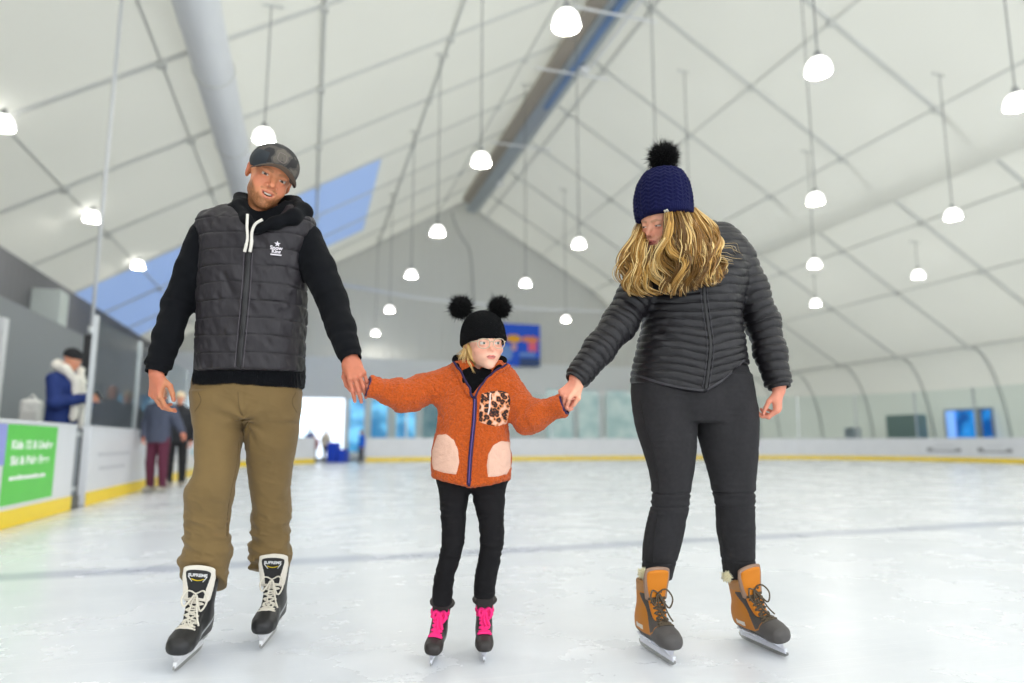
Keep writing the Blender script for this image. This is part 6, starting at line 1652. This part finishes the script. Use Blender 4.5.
# ================================================================== PEOPLE IN THE BACKGROUND
def bystander(label, w, height, face, coat_c, leg_c, hat_c, hair_c=None, boots_c=(150, 146, 140), pose='stand', group=None, coat_len=0.0, h=0.013, seed=1):
    """w: world point of the feet; face: angle the person looks toward (degrees, 0 = +x in the world, counter-clockwise)"""
    s = height/1.75
    t = empty('person', (w[0], w[1], w[2] if len(w) > 2 else 0.0), math.radians(face)+PI/2); tag(t, label, 'person', group)
    t.scale = (s, s, s)
    mt = lambda n, c, r=0.8: mat('%s_%d_%d_%d' % (n, *c), c, r, vary=0.05, vary_scale=20)
    zh = 1.60
    hd = Head((0, -0.03 if pose != 'phone' else -0.05, zh), rotm(0, 24 if pose == 'phone' else 4, 0), 0.98, 'woman')
    if pose == 'phone':
        arms = [[(-0.19, 0.0, 1.36), (-0.24, -0.06, 1.10), (-0.07, -0.30, 1.16)], [(0.19, 0.0, 1.36), (0.24, -0.06, 1.10), (0.05, -0.29, 1.14)]]
    elif pose == 'lean':
        arms = [[(-0.18, 0.0, 1.36), (-0.25, 0.02, 1.10), (-0.20, -0.10, 0.90)], [(0.18, 0.0, 1.36), (0.28, 0.03, 1.12), (0.40, -0.02, 0.98)]]
    else:
        arms = [[(-0.18, 0.0, 1.36), (-0.24, 0.02, 1.10), (-0.24, -0.06, 0.86)], [(0.18, 0.0, 1.36), (0.24, 0.02, 1.10), (0.24, -0.06, 0.86)]]
    hands = []
    for k_, a in enumerate(arms):
        dv = nrm(np.array(a[2])-np.array(a[1])); sg = -1 if k_ == 0 else 1
        hands.append(Hand(np.array(a[2])+dv*0.02, (-sg*0.3, -0.9, 0.2), dv, (sg*0.9, -0.1, 0.1), 0.9, [(30, 36, 20)]*4))
    legs = [[(-0.09, 0, 0.86), (-0.10, -0.02, 0.48), (-0.10, 0.02, 0.10)], [(0.09, 0, 0.86), (0.11, -0.03, 0.48), (0.12, 0.0, 0.10)]]
    def body(p):
        d = smin(hd.sdf(p), cone(p, (0, -0.01, zh-0.06), (0, 0, 1.38), 0.05, 0.06), 0.03)
        d = smin(d, cone(p, (0, 0, 1.34), (0, 0, 0.92), 0.09, 0.08), 0.05)
        for a, hn in zip(arms, hands):
            d = smin(d, chain(p, [(0, 0, 1.36)]+a, [0.05, 0.045, 0.035, 0.026], 0.02), 0.02); d = smin(d, hn.sdf(p), 0.01)
        for l in legs: d = smin(d, chain(p, l, [0.07, 0.05, 0.04]), 0.03)
        return d
    solid('body', body, (-0.55, -0.55, 0.0), (0.55, 0.35, 1.80), h*0.75, m_skin, t, (0, 0, 0), lambda p: hd.color(p, (226, 160, 130)))
    tab = table([(0.80-coat_len, 0, 0, .185, .15), (0.95, 0, 0, .18, .145), (1.15, 0, 0, .185, .14), (1.32, 0, 0, .205, .135), (1.42, 0, 0.005, .15, .105), (1.50, 0, 0.01, .075, .075)])
    def coat(p):
        d = loft(p, tab, 2, 2.3, 0.03)
        for a in arms: d = smin(d, chain(p, a, [0.078, 0.07, 0.052], 0.03), 0.04)
        return d-0.004*vnoise(p, 16, seed)
    c = solid('jacket', coat, (-0.55, -0.5, 0.6), (0.55, 0.35, 1.6), h, mt('coat', coat_c), t)
    def trs(p):
        d = loft(p, table([(0.78, 0, 0, .17, .13), (0.90, 0, 0, .17, .13), (0.98, 0, 0, .16, .12)]), 2, 2.3, 0.02)
        for l in legs: d = smin(d, chain(p, l, [0.095, 0.075, 0.06], 0.02), 0.02)
        return d-0.004*vnoise(p, 18, seed+3)
    solid('trousers', trs, (-0.35, -0.3, 0.05), (0.35, 0.3, 1.02), h, mt('cloth', leg_c), t)
    for l in legs:
        a = np.array(l[2])
        solid('boot', lambda p: smax(smin(cone(p, a+(0, 0.02, 0.08), a+(0, 0.02, -0.04), 0.062, 0.058), cone(p, a+(0, -0.02, -0.045), a+(0, -0.15, -0.05), 0.05, 0.042), 0.04), 0.022-p[:, 2], 0.01), a-0.24, a+0.24, h, mt('boot', boots_c), t)
        MB().box((a[0]-0.004, a[1]-0.19, 0.001), (a[0]+0.004, a[1]+0.09, 0.03)).build('blade', m_blade, t)
    if hat_c is not None:
        def hat(p):
            q = hd.loc(p); d = ell(q, (0, 0.012, 0.045), (0.088, 0.11, 0.09)); return smax(d, 0.018-0.15*q[:, 1]-q[:, 2], 0.008)*f32(hd.s)
        solid('hat', hat, hd.c-0.2, hd.c+0.2, h*0.8, mt('knit', hat_c), t)
    if hair_c is not None:
        def hair(p):
            q = hd.loc(p); d = smin(ell(q, (0, 0.03, 0.02), (0.086, 0.092, 0.10)), ell(q, (0, 0.06, -0.08), (0.085, 0.05, 0.12)), 0.03)
            return smax(d, -ell(q, (0, -0.09, -0.02), (0.06, 0.07, 0.10)), 0.02)*f32(hd.s)
        solid('hair', hair, hd.c-0.28, hd.c+0.2, h*0.8, mt('hairtone', hair_c), t)
    return t, hd
# man with a phone behind the near board
w = Wu(62, 420, -3.04); top = Wu(68, 346, -3.04)[2]
ph, hd = bystander('man in a dark blue jacket and white scarf looking at a phone behind the boards', (w[0], w[1], 0), top, -18, (24, 48, 112), (38, 40, 48), (26, 26, 30), boots_c=(40, 40, 44), pose='phone', coat_len=0.14, h=0.011, seed=2)
m_scarf = mat('scarf_white', (236, 230, 220), 0.95, sheen=0.3, bump=(120, 0.6, 'noise'), bump_dist=0.006)
def scarf(p):
    d = chain(p, [(0.10, 0.05, 1.52), (0.12, -0.06, 1.48), (0.04, -0.15, 1.36), (0.05, -0.175, 1.10), (0.06, -0.18, 0.86)], [.05, .05, .045, .042, .04], 0.03)
    d = smin(d, chain(p, [(-0.10, 0.05, 1.52), (-0.12, -0.06, 1.48), (-0.05, -0.15, 1.36), (-0.06, -0.175, 1.14), (-0.08, -0.18, 0.94)], [.05, .05, .045, .042, .04], 0.03), 0.02)
    d = smin(d, chain(p, [(-0.10, 0.05, 1.52), (0, 0.11, 1.54), (0.10, 0.05, 1.52)], [.05, .055, .05], 0.03), 0.02)
    return d-0.008*vnoise(p, 28, 3)
solid('scarf', scarf, (-0.3, -0.35, 0.7), (0.3, 0.3, 1.7), 0.011, m_scarf, ph)
# what he holds: a phone; and the white bag on the bench behind him
Mw = Matrix.Translation(ph.location) @ Matrix.Rotation(ph.rotation_euler.z, 4, 'Z') @ Matrix.Scale(ph.scale.x, 4)
o = MB().box((-0.038, -0.006, -0.075), (0.038, 0.006, 0.075)).build('phone', mat('phone_black', (22, 22, 26), 0.25), None, bevel=0.004)
o.matrix_world = Mw @ Matrix.Translation((0.0, -0.40, 1.20)) @ Matrix.Rotation(math.radians(-40), 4, 'X'); tag(o, 'small dark phone in the hands of the man in the blue jacket', 'phone')
b0 = Wu(31, 412, -3.75)
def bag(p): return smin(rbox(p, (0, 0, 0.20), (0.13, 0.10, 0.20), None, 0.07), chain(p, [(-0.05, 0.0, 0.40), (0, 0, 0.47), (0.05, 0.0, 0.40)], [.012]*3), 0.02)-0.008*vnoise(p, 16, 3)
bg_ = empty('bag', (b0[0], b0[1], 0.98)); tag(bg_, 'white bag on a ledge behind the man in the blue jacket', 'bag')
solid('bag_body', bag, (-0.25, -0.25, -0.03), (0.25, 0.25, 0.55), 0.012, mat('bag_white', (226, 224, 220), 0.8), bg_)
MB().box((-0.10, -0.115, 0.06), (0.10, -0.095, 0.22)).build('pocket', mat('bag_pocket', (206, 204, 200), 0.8), bg_, bevel=0.006)
o = MB().box((b0[0]-0.2, b0[1]-0.9, 0.90), (b0[0]+0.15, b0[1]+0.5, 0.965)).box((b0[0]-0.2, b0[1]-0.8, 0.0), (b0[0]+0.1, b0[1]-0.72, 0.90)).box((b0[0]-0.2, b0[1]+0.3, 0.0), (b0[0]+0.1, b0[1]+0.38, 0.90)).build('ledge', mat('ledge_grey', (120, 122, 124), 0.6)); tag(o, 'grey ledge behind the near left boards', 'ledge')
# two at the boards
w = Wu(155, 489, -2.28); bystander('person in a grey blue jacket and maroon leggings standing by the left boards', (w[0], w[1], 0), 1.70, 250, (74, 80, 100), (92, 34, 58), None, (110, 80, 56), (168, 162, 152), 'lean', seed=4)
w = Wu(174, 487, -2.22); bystander('person in black with a cream beanie standing by the left boards', (w[0], w[1], 0), 1.70, 275, (34, 36, 42), (26, 26, 30), (236, 214, 180), None, (156, 150, 142), 'stand', seed=5)
# figures at the far gate
w = Wg(361, 463); bystander('child skater in a bright blue jacket far off beside the gate', (w[0], w[1], 0), 1.30, 200, (24, 104, 220), (50, 54, 64), (52, 60, 74), seed=6, h=0.016)
w = Wg(309, 461); bystander('distant person in blue with a red top at the far gate', (w[0], w[1], 0), 1.42, 280, (40, 74, 168), (40, 48, 84), (44, 90, 170), seed=7, h=0.016)
w = Wg(313, 462.5); bystander('distant small person in a dark red jacket at the far gate', (w[0], w[1], 0), 1.18, 265, (140, 30, 56), (38, 44, 70), (36, 80, 150), seed=8, h=0.016)
w = Wg(325, 461); bystander('distant person in a cream jacket bending at the far gate', (w[0], w[1], 0), 1.40, 300, (216, 206, 192), (60, 66, 84), (60, 130, 160), seed=9, h=0.016)
m_tub = mat('tub_blue', (24, 74, 214), 0.4)
def tub(px0, px1, pyb, hgt, label):
    a, b = Wg(px0, pyb), Wg(px1, pyb); c = (a+b)/2; wd = float(np.linalg.norm(b-a)); t = empty('blue_tub', tuple(c), math.atan2(b[1]-a[1], b[0]-a[0])); tag(t, label, 'tub')
    mb = MB(); w2 = wd/2; d2 = 0.35; th = 0.03
    mb.box((-w2, -d2, 0), (w2, -d2+th, hgt)).box((-w2, d2-th, 0), (w2, d2, hgt)).box((-w2, -d2+th, 0), (-w2+th, d2-th, hgt)).box((w2-th, -d2+th, 0), (w2, d2-th, hgt)).box((-w2+th, -d2+th, 0), (w2-th, d2-th, th))
    mb.build('shell', m_tub, t, fix=False)
    MB().box((-w2-0.02, -d2-0.02, hgt-0.05), (w2+0.02, -d2, hgt)).box((-w2-0.02, d2, hgt-0.05), (w2+0.02, d2+0.02, hgt)).box((-w2-0.02, -d2, hgt-0.05), (-w2, d2, hgt)).box((w2, -d2, hgt-0.05), (w2+0.02, d2, hgt)).build('rim', m_tub, t, fix=False)
tub(329, 338, 462, 0.80, 'taller bright blue tub on the ice at the far gate'); tub(339, 347, 462, 0.52, 'shorter bright blue tub on the ice at the far gate')
